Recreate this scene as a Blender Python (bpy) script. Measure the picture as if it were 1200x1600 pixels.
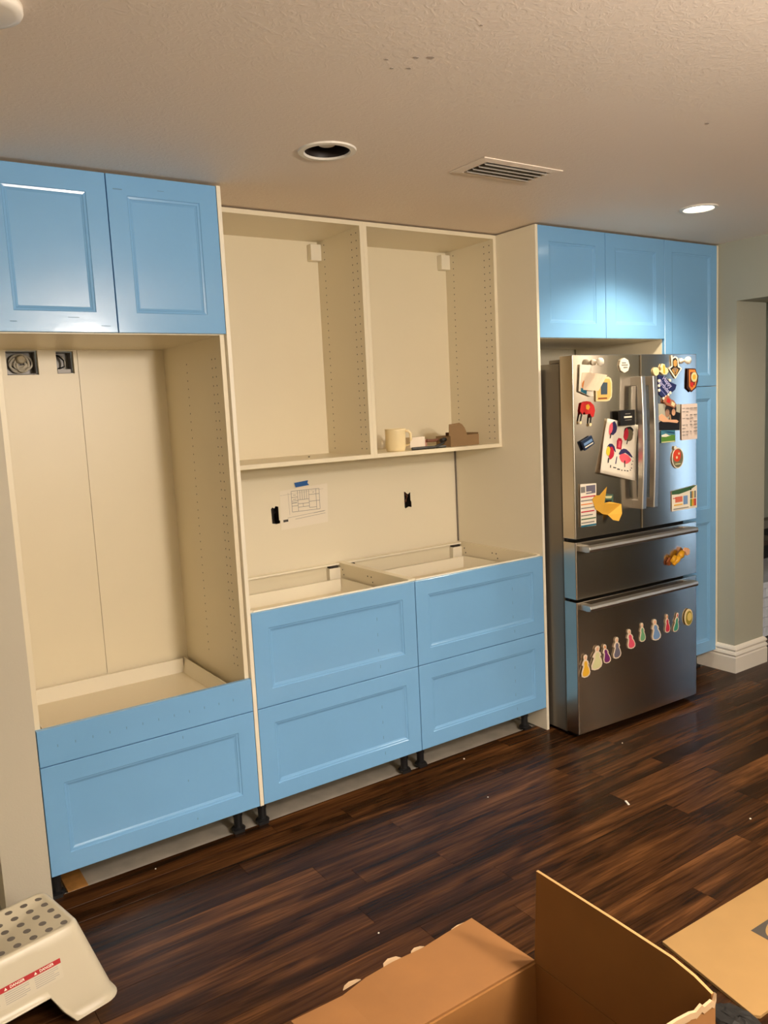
import bpy, bmesh, math, random
from mathutils import Vector, Matrix
random.seed(7)
for o in list(bpy.data.objects): bpy.data.objects.remove(o, do_unlink=True)
SC = bpy.context.scene
COL = SC.collection

# ------------------------------------------------------------------ camera
FPX = 1265.2
CAMLOC = Vector((-1.2096, -2.7322, 1.6024)); YAW, PITCH, ROLL = 0.594573, -0.126657, -0.049226
cd = bpy.data.cameras.new('camera'); cam = bpy.data.objects.new('camera', cd); COL.objects.link(cam)
cd.sensor_fit = 'VERTICAL'; cd.sensor_height = 32.0; cd.lens = FPX / 1600 * 32.0
cd.clip_start = 0.05
fwd = Vector((math.sin(YAW)*math.cos(PITCH), math.cos(YAW)*math.cos(PITCH), math.sin(PITCH)))
rt = Vector((math.cos(YAW), -math.sin(YAW), 0)); up = rt.cross(fwd)
r2 = rt*math.cos(ROLL) + up*math.sin(ROLL); u2 = -rt*math.sin(ROLL) + up*math.cos(ROLL)
m3 = Matrix((r2, u2, -fwd)).transposed()
cam.matrix_world = Matrix.Translation(CAMLOC) @ m3.to_4x4()
SC.camera = cam

# ------------------------------------------------------------------ world, lights, exposure
w = bpy.data.worlds.new('world'); SC.world = w; w.use_nodes = True
bg = w.node_tree.nodes['Background']; bg.inputs[0].default_value = (0.42, 0.66, 1.0, 1); bg.inputs[1].default_value = 5.0
vs = SC.view_settings; vs.view_transform = 'Standard'; vs.look = 'None'; vs.gamma = 1; vs.use_curve_mapping = False
vs.exposure = 0.68
WARM = (1.0, 0.89, 0.79)
def lamp(name, kind, loc, power, radius=.05, color=WARM, spot=None, blend=.3):
    l = bpy.data.lights.new(name, kind); l.energy = power; l.color = color; l.shadow_soft_size = radius
    o = bpy.data.objects.new(name, l); COL.objects.link(o); o.location = loc
    if spot: l.spot_size = math.radians(spot); l.spot_blend = blend
    return o
lamp('ceiling_or_fill_lamp', 'POINT', (0.30, -2.95, 2.04), 76, .09)
lamp('ceiling_or_fill_lamp', 'POINT', (0.30, -4.55, 1.90), 72, .09)  # fill light added behind the camera to brighten the ceiling, no fixture there
lamp('added_lounge_fill', 'POINT', (5.75, -4.70, 2.05), 10, .12, (1.0, .82, .64))  # unseen warm fill, added so the lounge walls reflect brown in the steel
lamp('downlight', 'SPOT', (0.25, -1.95, 2.39), 70, .05, WARM, 112, .55)
lamp('downlight', 'SPOT', (2.055, -.485, 2.375), 31, .05, (1.0, .87, .66), 140, .5)

# ------------------------------------------------------------------ materials
def lin(c):
    return tuple(((v/255)/12.92 if v/255 <= .04045 else ((v/255+.055)/1.055)**2.4) for v in c)
MATS = {}
def M(name, col, rough=.5, metal=0., spec=.5, noise=None, bump=None, srgb=True, coat=0.):
    if name in MATS: return MATS[name]
    m = bpy.data.materials.new(name); m.use_nodes = True; nt = m.node_tree; b = nt.nodes['Principled BSDF']
    c = lin(col) if srgb else col
    b.inputs['Base Color'].default_value = (*c, 1); b.inputs['Roughness'].default_value = rough
    b.inputs['Metallic'].default_value = metal; b.inputs['Specular IOR Level'].default_value = spec
    b.inputs['Coat Weight'].default_value = coat
    if noise or bump:
        tc = nt.nodes.new('ShaderNodeTexCoord')
    if noise:      # (scale, amount)
        n = nt.nodes.new('ShaderNodeTexNoise'); n.inputs['Scale'].default_value = noise[0]; n.inputs['Detail'].default_value = 4
        nt.links.new(tc.outputs['Object'], n.inputs['Vector'])
        r = nt.nodes.new('ShaderNodeValToRGB'); a = noise[1]
        r.color_ramp.elements[0].position = .3; r.color_ramp.elements[1].position = .7
        r.color_ramp.elements[0].color = (*[v*(1-a) for v in c], 1); r.color_ramp.elements[1].color = (*[min(1, v*(1+a)) for v in c], 1)
        nt.links.new(n.outputs['Fac'], r.inputs['Fac']); nt.links.new(r.outputs['Color'], b.inputs['Base Color'])
    if bump:       # (scale, strength, distance)
        n = nt.nodes.new('ShaderNodeTexNoise'); n.inputs['Scale'].default_value = bump[0]; n.inputs['Detail'].default_value = 3
        nt.links.new(tc.outputs['Object'], n.inputs['Vector'])
        bp = nt.nodes.new('ShaderNodeBump'); bp.inputs['Strength'].default_value = bump[1]; bp.inputs['Distance'].default_value = bump[2]
        nt.links.new(n.outputs['Fac'], bp.inputs['Height']); nt.links.new(bp.outputs['Normal'], b.inputs['Normal'])
    MATS[name] = m; return m

WHITE = M('white_melamine', (.82, .73, .535), .38, noise=(3, .015), srgb=False)
EDGE = M('white_edge_band', (.86, .79, .63), .4, srgb=False)
FILM = M('blue_film', (.20, .44, .745), .17, bump=(22, .03, .01), srgb=False, noise=(2.2, .035))
MARK = M('film_print', (.12, .28, .48), .5, srgb=False)
WALLP = M('wall_paint', (.43, .425, .335), .75, bump=(160, .12, .003), srgb=False)
SPLASH = M('backsplash_paint', (.83, .75, .575), .6, bump=(120, .05, .002), srgb=False)
TRIMW = M('trim_paint', (.86, .80, .70), .35, srgb=False)
BLACK = M('black_plastic', (.012, .012, .013), .4, srgb=False)
DARKHOLE = M('hole_dark', (.03, .022, .016), .8, srgb=False)
CARD = M('cardboard', (.265, .115, .030), .8, noise=(9, .06), srgb=False)
CARDIN = M('cardboard_inner', (.27, .115, .024), .85, noise=(9, .06), srgb=False)
CARDEDGE = M('cardboard_torn_edge', (.46, .31, .17), .9, srgb=False)
CARDB = M('cardboard_pale', (.41, .24, .082), .8, noise=(8, .04), srgb=False)
CONC = M('concrete_subfloor', (.42, .39, .33), .85, noise=(14, .12), srgb=False)
PLAST = M('white_plastic', (.58, .515, .375), .33, srgb=False)
RUBBER = M('grey_rubber', (.13, .11, .09), .7, srgb=False)
GALV = M('galvanised_steel', (.5, .5, .5), .35, .9, srgb=False)
INK = M('print_ink', (.06, .055, .05), .7, srgb=False)
INKG = M('print_grey', (.33, .31, .28), .7, srgb=False)
PAPER = M('paper_white', (.88, .80, .66), .8, srgb=False)
def flat(name, r, g, b, rough=.5): return M(name, (r, g, b), rough)

def ceiling_mat():
    m = bpy.data.materials.new('ceiling_knockdown'); m.use_nodes = True; nt = m.node_tree; b = nt.nodes['Principled BSDF']
    b.inputs['Base Color'].default_value = (.93, .80, .665, 1); b.inputs['Roughness'].default_value = .65
    tc = nt.nodes.new('ShaderNodeTexCoord')
    n = nt.nodes.new('ShaderNodeTexNoise'); n.inputs['Scale'].default_value = 34; n.inputs['Detail'].default_value = 4.5; n.inputs['Distortion'].default_value = 2.2
    r = nt.nodes.new('ShaderNodeValToRGB'); r.color_ramp.elements[0].position = .47; r.color_ramp.elements[1].position = .60
    bp = nt.nodes.new('ShaderNodeBump'); bp.inputs['Strength'].default_value = .15; bp.inputs['Distance'].default_value = .003
    nt.links.new(tc.outputs['Object'], n.inputs['Vector']); nt.links.new(n.outputs['Fac'], r.inputs['Fac'])
    nt.links.new(r.outputs['Color'], bp.inputs['Height']); nt.links.new(bp.outputs['Normal'], b.inputs['Normal'])
    return m
CEIL = ceiling_mat()

def wood_mat():
    m = bpy.data.materials.new('dark_plank_wood'); m.use_nodes = True; nt = m.node_tree; b = nt.nodes['Principled BSDF']; L = nt.links.new
    tc = nt.nodes.new('ShaderNodeTexCoord'); oi = nt.nodes.new('ShaderNodeObjectInfo')
    mul = nt.nodes.new('ShaderNodeVectorMath'); mul.operation = 'SCALE'; mul.inputs[0].default_value = (37.3, 91.7, 11.1); L(oi.outputs['Random'], mul.inputs['Scale'])
    add = nt.nodes.new('ShaderNodeVectorMath'); add.operation = 'ADD'; L(tc.outputs['Object'], add.inputs[0]); L(mul.outputs[0], add.inputs[1])
    def noise(sx, sy, scale, det, dist):
        mp = nt.nodes.new('ShaderNodeVectorMath'); mp.operation = 'MULTIPLY'; mp.inputs[1].default_value = (sx, sy, 1); L(add.outputs[0], mp.inputs[0])
        n = nt.nodes.new('ShaderNodeTexNoise'); n.inputs['Scale'].default_value = scale; n.inputs['Detail'].default_value = det; n.inputs['Distortion'].default_value = dist
        L(mp.outputs[0], n.inputs['Vector']); return n
    n1 = noise(.7, 10.0, 1.5, 4, .9)      # broad streaks
    n2 = noise(2.0, 40.0, 3.0, 6, .6)      # fine grain
    n3 = noise(3.0, 11.0, 1.1, 2, .3)      # knots / smudges
    r1 = nt.nodes.new('ShaderNodeValToRGB'); e = r1.color_ramp.elements
    e[0].position = .28; e[0].color = (.015, .0068, .0028, 1); e[1].position = .80; e[1].color = (.185, .075, .023, 1)
    k = r1.color_ramp.elements.new(.47); k.color = (.038, .0148, .0052, 1)
    k = r1.color_ramp.elements.new(.62); k.color = (.080, .031, .0098, 1)
    # per-plank tone shift
    mr = nt.nodes.new('ShaderNodeMapRange'); mr.inputs['To Min'].default_value = -.055; mr.inputs['To Max'].default_value = .085; L(oi.outputs['Random'], mr.inputs['Value'])
    ad = nt.nodes.new('ShaderNodeMath'); ad.operation = 'ADD'; L(n1.outputs['Fac'], ad.inputs[0]); L(mr.outputs['Result'], ad.inputs[1])
    g = nt.nodes.new('ShaderNodeMath'); g.operation = 'MULTIPLY_ADD'; g.inputs[1].default_value = .42; g.inputs[2].default_value = -.21; L(n2.outputs['Fac'], g.inputs[0])
    ad2 = nt.nodes.new('ShaderNodeMath'); ad2.operation = 'ADD'; L(ad.outputs[0], ad2.inputs[0]); L(g.outputs[0], ad2.inputs[1]); L(ad2.outputs[0], r1.inputs['Fac'])
    r3 = nt.nodes.new('ShaderNodeValToRGB'); r3.color_ramp.elements[0].position = .30; r3.color_ramp.elements[1].position = .42
    r3.color_ramp.elements[0].color = (.55, .53, .52, 1); r3.color_ramp.elements[1].color = (1, 1, 1, 1); L(n3.outputs['Fac'], r3.inputs['Fac'])
    mx = nt.nodes.new('ShaderNodeMix'); mx.data_type = 'RGBA'; mx.blend_type = 'MULTIPLY'; mx.inputs[0].default_value = 1
    L(r1.outputs['Color'], mx.inputs[6]); L(r3.outputs['Color'], mx.inputs[7]); L(mx.outputs[2], b.inputs['Base Color'])
    b.inputs['Roughness'].default_value = .24; b.inputs['Specular IOR Level'].default_value = .12
    bp = nt.nodes.new('ShaderNodeBump'); bp.inputs['Strength'].default_value = .22; bp.inputs['Distance'].default_value = .003; L(n2.outputs['Fac'], bp.inputs['Height']); L(bp.outputs['Normal'], b.inputs['Normal'])
    return m
WOOD = wood_mat()

def steel_mat(name, col, rough, aniso):
    m = bpy.data.materials.new(name); m.use_nodes = True; nt = m.node_tree; b = nt.nodes['Principled BSDF']; L = nt.links.new
    b.inputs['Base Color'].default_value = (*col, 1); b.inputs['Metallic'].default_value = 1; b.inputs['Roughness'].default_value = rough
    if aniso:
        b.inputs['Anisotropic'].default_value = aniso; b.inputs['Anisotropic Rotation'].default_value = .25
        t = nt.nodes.new('ShaderNodeTangent'); t.direction_type = 'UV_MAP'; t.uv_map = 'UVMap'; L(t.outputs[0], b.inputs['Tangent'])
    return m
STEEL = steel_mat('brushed_stainless', (.55, .495, .42), .20, .90)
STEELH = steel_mat('handle_stainless', (.62, .585, .53), .36, 0)
FCASE = M('fridge_case_grey', (.20, .175, .14), .35, .55, srgb=False)

def emit(name, col, s):
    m = bpy.data.materials.new(name); m.use_nodes = True; b = m.node_tree.nodes['Principled BSDF']
    b.inputs['Emission Color'].default_value = (*col, 1); b.inputs['Emission Strength'].default_value = s; return m
LEDON = emit('downlight_lens_lit', (1, .93, .78), 6)

def glass_mat():
    m = bpy.data.materials.new('window_glass'); m.use_nodes = True; nt = m.node_tree
    for n in list(nt.nodes):
        if n.type != 'OUTPUT_MATERIAL': nt.nodes.remove(n)
    out = [n for n in nt.nodes][0]; t = nt.nodes.new('ShaderNodeBsdfTransparent'); g = nt.nodes.new('ShaderNodeBsdfGlossy'); g.inputs['Roughness'].default_value = .02
    mx = nt.nodes.new('ShaderNodeMixShader'); mx.inputs[0].default_value = .06
    nt.links.new(t.outputs[0], mx.inputs[1]); nt.links.new(g.outputs[0], mx.inputs[2]); nt.links.new(mx.outputs[0], out.inputs[0]); return m
GLASS = glass_mat()

# ------------------------------------------------------------------ mesh builder
class Fr:
    def __init__(s, loc=(0, 0, 0), rz=0.): s.loc = Vector(loc); s.rz = rz; s.m = Matrix.Translation(s.loc) @ Matrix.Rotation(rz, 4, 'Z')
WORLD = Fr()
META = {}
def thing(name, label, cat, org, fr=WORLD, group=None):
    o = bpy.data.objects.new(name, None); COL.objects.link(o); o.empty_display_size = .05
    o.location = fr.m @ Vector(org); o.rotation_euler = (0, 0, fr.rz); META[o.name] = (fr, Vector(org))
    o['label'] = label; o['category'] = cat
    if group: o['group'] = group
    return o
class MB:
    def __init__(s): s.v = []; s.f = []; s.mi = []; s.cm = 0; s.smooth = []; s.sm = False
    def add(s, vs, fs):
        n = len(s.v); s.v += [Vector(p) for p in vs]
        for f in fs: s.f.append([n+i for i in f]); s.mi.append(s.cm); s.smooth.append(s.sm)
        return s
    def mat(s, i): s.cm = i; return s
    def box(s, x0, x1, y0, y1, z0, z1):
        return s.add([(x0,y0,z0),(x1,y0,z0),(x1,y1,z0),(x0,y1,z0),(x0,y0,z1),(x1,y0,z1),(x1,y1,z1),(x0,y1,z1)],
                     [(0,3,2,1),(4,5,6,7),(0,1,5,4),(1,2,6,5),(2,3,7,6),(3,0,4,7)])
    def rings(s, rs, cap0=True, cap1=True, closed=True):
        n = len(rs[0]); vs = [p for r in rs for p in r]; fs = []
        for k in range(len(rs)-1):
            for i in range(n if closed else n-1):
                j = (i+1) % n; fs.append((k*n+i, k*n+j, (k+1)*n+j, (k+1)*n+i))
        if cap0: fs.append(tuple(range(n-1, -1, -1)))
        if cap1: fs.append(tuple((len(rs)-1)*n+i for i in range(n)))
        return s.add(vs, fs)
    def tube(s, pts, r, n=8, flatz=None):
        pts = [Vector(p) for p in pts]; rs = []
        for i, p in enumerate(pts):
            d = (pts[min(i+1, len(pts)-1)] - pts[max(i-1, 0)]).normalized()
            a = Vector((0, 0, 1)) if abs(d.z) < .9 else Vector((1, 0, 0))
            e1 = d.cross(a).normalized(); e2 = d.cross(e1)
            rr = r[i] if isinstance(r, (list, tuple)) else r
            rs.append([p + (e1*math.cos(t) + e2*math.sin(t))*rr for t in [2*math.pi*k/n for k in range(n)]])
        return s.rings(rs)
    def lathe(s, c, prof, n=24, axis='Z', cap0=True, cap1=True):
        c = Vector(c); rs = []
        for r, h in prof:
            ring = []
            for k in range(n):
                t = 2*math.pi*k/n; a, b = r*math.cos(t), r*math.sin(t)
                ring.append(c + {'Z': Vector((a, b, h)), 'Y': Vector((a, -h, b)), 'X': Vector((h, a, b))}[axis])
            rs.append(ring)
        return s.rings(rs, cap0, cap1)
    def prism_xz(s, out, y0, y1):          # outline in x,z extruded from y0 (front) to y1 (back)
        return s.rings([[(x, y0, z) for x, z in out], [(x, y1, z) for x, z in out]])
    def prism_xy(s, out, z0, z1):
        return s.rings([[(x, y, z0) for x, y in out], [(x, y, z1) for x, y in out]])
    def holed(s, outer, holes, to3, depth=None):
        """flat sheet with holes; to3 maps (a,b)->3d; depth vector gives thickness"""
        bm = bmesh.new(); es = []
        for loop in [outer]+holes:
            vs_ = [bm.verts.new((a, b, 0)) for a, b in loop]
            for i in range(len(vs_)): es.append(bm.edges.new((vs_[i], vs_[(i+1) % len(vs_)])))
        bmesh.ops.triangle_fill(bm, use_beauty=True, use_dissolve=False, edges=es)
        bm.verts.index_update(); idx = {v: i for i, v in enumerate(bm.verts)}
        pts = [to3(v.co.x, v.co.y) for v in bm.verts]; fs = [tuple(idx[v] for v in f.verts) for f in bm.faces]
        s.add(pts, fs)
        if depth is not None:
            d = Vector(depth); s.add([Vector(p)+d for p in pts], [f[::-1] for f in fs])
            for loop in [outer]+holes:
                a = [Vector(to3(*p)) for p in loop]; n = len(a)
                s.add(a+[p+d for p in a], [(i, (i+1) % n, n+(i+1) % n, n+i) for i in range(n)])
        bm.free(); return s
    def build(s, name, mats, parent=None, fr=WORLD, org=None, label=None, cat=None, group=None, kind=None, bev=0., fix=True, uv=False, seg=2, solid=0.):
        if not isinstance(mats, (list, tuple)): mats = [mats]
        if parent is not None: fr, o_ = META[parent.name]
        else:
            if org is None:
                xs = [p.x for p in s.v]; ys = [p.y for p in s.v]; zs = [p.z for p in s.v]
                org = ((min(xs)+max(xs))/2, (min(ys)+max(ys))/2, min(zs))
            o_ = Vector(org)
        me = bpy.data.meshes.new(name); me.from_pydata([p-o_ for p in s.v], [], s.f)
        for m_ in mats: me.materials.append(m_)
        for p, i, sm in zip(me.polygons, s.mi, s.smooth): p.material_index = i; p.use_smooth = sm
        if fix:
            bm = bmesh.new(); bm.from_mesh(me); bmesh.ops.recalc_face_normals(bm, faces=bm.faces); bm.to_mesh(me); bm.free()
        if uv:
            l = me.uv_layers.new(name='UVMap')
            for p in me.polygons:
                nx = abs(p.normal.x); nz = abs(p.normal.z)
                for li in p.loop_indices:
                    co = me.vertices[me.loops[li].vertex_index].co
                    l.data[li].uv = (co.y, co.z) if nx > .7 else ((co.x, co.y) if nz > .7 else (co.x, co.z))
        me.update()
        o = bpy.data.objects.new(name, me); COL.objects.link(o)
        if parent is not None: o.parent = parent
        else: o.location = fr.m @ o_; o.rotation_euler = (0, 0, fr.rz)
        META[o.name] = (fr, o_)
        if label: o['label'] = label
        if cat: o['category'] = cat
        if group: o['group'] = group
        if kind: o['kind'] = kind
        if solid:
            md = o.modifiers.new('solid', 'SOLIDIFY'); md.thickness = solid; md.offset = 0
        if bev:
            b = o.modifiers.new('bevel', 'BEVEL'); b.width = bev; b.segments = seg; b.limit_method = 'ANGLE'; b.angle_limit = math.radians(40)
        return o
def BOX(*a): return MB().box(*a)
def circ(cx, cy, r, n=24, ry=None): return [(cx+r*math.cos(2*math.pi*i/n), cy+(ry or r)*math.sin(2*math.pi*i/n)) for i in range(n)]
def rrect(x0, x1, y0, y1, r, n=4):
    out = []
    for cx, cy, a0 in ((x1-r, y1-r, 0), (x0+r, y1-r, 90), (x0+r, y0+r, 180), (x1-r, y0+r, 270)):
        for k in range(n+1):
            t = math.radians(a0+90*k/n); out.append((cx+r*math.cos(t), cy+r*math.sin(t)))
    return out
def rect(x0, x1, y0, y1): return [(x0, y0), (x1, y0), (x1, y1), (x0, y1)]
def text_mb(mb, txt, size, place, bold=0.0):
    """flat lettering: place(x,y)->3d"""
    c = bpy.data.curves.new('lettering', 'FONT'); c.body = txt; c.size = size; c.align_x = 'CENTER'; c.align_y = 'CENTER'; c.offset = bold; c.resolution_u = 3
    o = bpy.data.objects.new('lettering', c); COL.objects.link(o)
    bpy.context.view_layer.update()
    me = o.evaluated_get(bpy.context.evaluated_depsgraph_get()).to_mesh()
    vs_ = [place(v.co.x, v.co.y) for v in me.vertices]; fs = [tuple(p.vertices) for p in me.polygons]
    mb.add(vs_, fs)
    bpy.data.objects.remove(o, do_unlink=True); bpy.data.curves.remove(c)
    return mb

# ------------------------------------------------------------------ the setting
CZ = 2.408; WY = .635; WX = 2.945; WX2 = 3.23; JY = -.109; HZ = 2.09
XL, XR, YR = -2.6, 6.3, -5.0
floor = MB().box(XL, XR, YR, WY, -.06, -.011).build('floor', CONC, kind='structure', org=(0, 0, 0))
PW = .10; PL = 1.22
def plank_mesh(L, W):
    mb = MB(); e = .0005
    a = [(0, 0), (L, 0), (L, W), (0, W)]; b = [(e, e), (L-e, e), (L-e, W-e), (e, W-e)]
    mb.rings([[(x, y, -.0105) for x, y in a], [(x, y, -.0010) for x, y in a], [(x, y, 0) for x, y in b]])
    me = bpy.data.meshes.new('plank'); me.from_pydata(mb.v, [], mb.f); me.materials.append(WOOD); me.update(); return me
PM = {}
def plank(x0, x1, y):
    L = round(x1-x0, 3)
    if L < .03: return
    if L not in PM: PM[L] = plank_mesh(L-.0006, PW-.0006)
    o = bpy.data.objects.new('plank', PM[L]); COL.objects.link(o); o.parent = floor; o.location = (x0, y, 0)
y = -.02; row = 0
while y > -2.75:
    xa, xb = (-.765, 2.925) if y > -.13 else (-1.8, 4.1)
    if row > 12: xb = 3.0
    if y > -.03: xa = -.765
    elif y > -.13: xa = -1.8
    x = xa - round(random.uniform(.1, PL-.1), 1) + 0.0
    while x < xb:
        plank(max(x, xa), min(x+PL, xb), y); x += PL
    y -= PW; row += 1
# rest of the floor outside the picked-out planks
wf = MB()
for (a, b, c, d) in ((XL, -1.802, YR, -.02), (-1.802, 3.0, YR, -2.722), (3.0, XR, YR, -1.32), (4.102, XR, -1.32, WY), (3.25, 4.102, -.12, WY)):
    wf.box(a, b, c, d, -.0105, -.0005)
wf.build('plank_field', WOOD, parent=floor, kind='stuff')

# ceiling with openings for the two downlights and the air vent
CAN = (.172, -.472); LIT = (2.055, -.487); VE = (.705, 1.005, -.615, -.487)
hc = [circ(CAN[0], CAN[1], .071, 28), circ(LIT[0], LIT[1], .062, 28), rect(*VE)]
MB().holed(rect(XL, XR, YR, WY), hc, lambda a, b: (a, b, CZ)).box(XL, XR, YR, WY, CZ+.14, CZ+.18).build('ceiling', CEIL, kind='structure', org=(0, 0, CZ))

# back wall with the cut-outs for electrical boxes
EB = [(-.626, -.513, 1.797, 1.888), (-.446, -.381, 1.800, 1.886)]
O1 = [(.439, 1.168), (.446, 1.176), (.456, 1.170), (.463, 1.180), (.477, 1.176), (.477, 1.112), (.482, 1.110), (.481, 1.098), (.462, 1.096), (.441, 1.101)]
O2 = [(1.197, 1.175), (1.206, 1.172), (1.212, 1.165), (1.222, 1.160), (1.236, 1.170), (1.236, 1.128), (1.241, 1.118), (1.241, 1.091), (1.222, 1.096), (1.203, 1.088), (1.197, 1.094)]
MB().holed([(XL, -.06), (XR, -.06), (XR, CZ), (XL, CZ)], [rect(*e) for e in EB]+[O1, O2], lambda a, b: (a, WY, b)).box(XL, XR, WY+.08, WY+.1, -.06, CZ).build('wall_back', SPLASH, kind='structure', org=(0, WY, 0), fix=False)
MB().box(XL, XL+.1, YR, WY, 0, CZ).build('wall_left', WALLP, kind='structure')
MB().box(-.905, -.7635, .0, WY, 0, CZ).build('wall_stub', M('stub_paint', (.56, .51, .40), .7, bump=(160, .1, .003), srgb=False), kind='structure')
MB().box(XL, XR, YR-.1, YR, 0, CZ).build('wall_rear', WALLP, kind='structure')
rw = MB(); rw.holed([(JY, 0), (WY, 0), (WY, CZ), (-5, CZ), (-5, 0), (-2.4, 0), (-2.4, HZ), (JY, HZ)], [], lambda a, b: (WX, a, b), (WX2-WX, 0, 0))
rw.build('wall_right', WALLP, kind='structure', org=(WX, 0, 0))
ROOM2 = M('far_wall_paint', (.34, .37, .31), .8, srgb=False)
WD = (-3.47, -3.14, .06, 2.1)
MB().holed([(YR, 0), (WY, 0), (WY, CZ), (YR, CZ)], [rect(*WD)], lambda a, b: (XR, a, b), (.12, 0, 0)).build('wall_far', ROOM2, kind='structure', org=(XR, 0, 0))
MB().box(WX2+.0, XR, WY-.012, WY-.001, 0, CZ).build('wall_lounge', ROOM2, kind='structure')
win = MB()
for b in ((WD[0], WD[0]+.05, WD[2], WD[3]), (WD[1]-.05, WD[1], WD[2], WD[3]), (WD[0]+.05, WD[1]-.05, WD[2], WD[2]+.06), (WD[0]+.05, WD[1]-.05, WD[3]-.05, WD[3])):
    win.box(XR+.02, XR+.08, b[0], b[1], b[2], b[3])
wn = win.build('window_1', TRIMW, kind='structure')
MB().box(XR+.045, XR+.051, WD[0]+.05, WD[1]-.05, WD[2]+.06, WD[3]-.05).build('pane', GLASS, parent=wn)

# stepped baseboard wrapping the wall end
prof = [(0, 0), (.019, 0), (.019, .088), (.015, .094), (.017, .100), (.021, .106), (.017, .118), (.011, .122), (.013, .128), (.018, .136), (.014, .146), (.006, .155), (0, .156)]
bb = MB(); rs = []
for (px, py, dx, dy) in ((WX, WY, -1, 0), (WX, JY, -1, -1), (WX2, JY, 1, -1), (WX2, WY, 1, 0)):
    rs.append([(px+dx*a, py+dy*a, h) for a, h in prof])
bb.rings(rs); bb.build('baseboard_right', TRIMW, kind='structure', org=(WX, JY, 0))

# ------------------------------------------------------------------ ceiling fixtures
t = thing('recessed_downlight', 'unlit recessed downlight with a black baffle above the open wall cabinets', 'downlight', (*CAN, CZ), group='recessed ceiling lights')
MB().lathe((*CAN, CZ), [(.092, 0), (.090, -.005), (.074, -.006), (.0705, -.001), (.0705, .002), (.092, .0005)], 32, cap0=False, cap1=False).build('trim_ring', TRIMW, parent=t)
BAFF = M('black_baffle', (.022, .014, .010), .5, srgb=False)
mb = MB(); mb.sm = True
mb.lathe((*CAN, CZ), [(.0705, 0), (.066, .03), (.068, .032), (.062, .06), (.064, .062), (.058, .095), (.0, .096)], 32, cap0=False, cap1=False); mb.build('baffle', BAFF, parent=t, fix=False)
mb = MB(); mb.sm = True; mb.lathe((CAN[0], CAN[1], CZ), [(.0, .014), (.025, .016), (.041, .028), (.046, .042), (.03, .08), (.0, .088)], 24, cap0=False, cap1=False)
mb.build('bulb', M('bulb_frosted', (.8, .74, .64), .4, srgb=False), parent=t)
t = thing('recessed_downlight', 'glowing round downlight in the ceiling above the refrigerator', 'downlight', (*LIT, CZ), group='recessed ceiling lights')
MB().lathe((*LIT, CZ), [(.082, 0), (.080, -.005), (.066, -.006), (.0615, -.001), (.0615, .004), (.082, .0005)], 32, cap0=False, cap1=False).build('trim_ring', TRIMW, parent=t)
MB().lathe((*LIT, CZ), [(.0, -.0035), (.063, -.002), (.063, .003), (.0, .004)], 32, cap0=False, cap1=False).build('lens', LEDON, parent=t)

t = thing('air_vent', 'louvred metal air vent in the ceiling between the two downlights', 'vent', (.855, -.55, CZ))
VM = M('vent_metal', (.60, .54, .46), .45, .2, srgb=False)
x0, x1, y0, y1 = VE
fm = MB()
o4 = [(x0-.034, y0-.028), (x1+.034, y0-.028), (x1+.034, y1+.028), (x0-.034, y1+.028)]; i4 = [(x0, y0), (x1, y0), (x1, y1), (x0, y1)]
fm.rings([[(a, b, CZ-.001) for a, b in o4], [(a, b, CZ-.004) for a, b in o4], [(a, b, CZ-.007) for a, b in i4], [(a, b, CZ-.001) for a, b in i4]], False, False)
fm.build('frame', CEIL, parent=t)
for k in range(4):
    yy = y0+.012+k*.031
    MB().add([(x0+.004, yy, CZ-.010), (x1-.004, yy, CZ-.010), (x1-.004, yy+.019, CZ+.012), (x0+.004, yy+.019, CZ+.012),
              (x0+.004, yy+.001, CZ-.0115), (x1-.004, yy+.001, CZ-.0115), (x1-.004, yy+.0205, CZ+.011), (x0+.004, yy+.0205, CZ+.011)],
             [(0,1,2,3),(7,6,5,4),(0,4,5,1),(1,5,6,2),(2,6,7,3),(3,7,4,0)]).build('slat', VM, parent=t)
MB().holed(rect(*VE), [], lambda a, b: (a, b, CZ+.06)).box(x0, x0+.002, y0, y1, CZ, CZ+.06).box(x1-.002, x1, y0, y1, CZ, CZ+.06).box(x0, x1, y0, y0+.002, CZ, CZ+.06).box(x0, x1, y1-.002, y1, CZ, CZ+.06).build('duct', M('duct_dark', (.10, .085, .07), .6, srgb=False), parent=t)

mb = MB(); mb.sm = True
mb.lathe((-.875, -.955, CZ), [(.072, 0), (.072, -.012), (.069, -.018), (.055, -.021), (.0, -.022)], 36, cap0=True, cap1=False)
mb.build('ceiling_disc', M('disc_plastic', (.88, .80, .68), .4, srgb=False), org=(-.875, -.955, CZ), label='round white plastic disc on the ceiling at the left picture edge', cat='detector')
# scuffs on the ceiling
SCUFF = M('ceiling_scuff', (.46, .38, .31), .9, srgb=False)
ceil_obj = bpy.data.objects['ceiling']
for k, (x, yy) in enumerate([(0.015, -1.146), (0.046, -1.162), (0.035, -1.089), (-0.001, -1.07), (-0.04, -1.106), (1.082, -1.185), (0.045, -1.341)]):
    r = (.0065, .0075, .005, .0045, .004, .006, .004)[k]
    MB().prism_xy([(x+r*random.uniform(.6, 1.2)*math.cos(a)*1.4, yy+r*random.uniform(.6, 1.2)*math.sin(a)) for a in [i*math.pi/4 for i in range(8)]], CZ-.0008, CZ-.0002).build('scuff', SCUFF, parent=ceil_obj)

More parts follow.
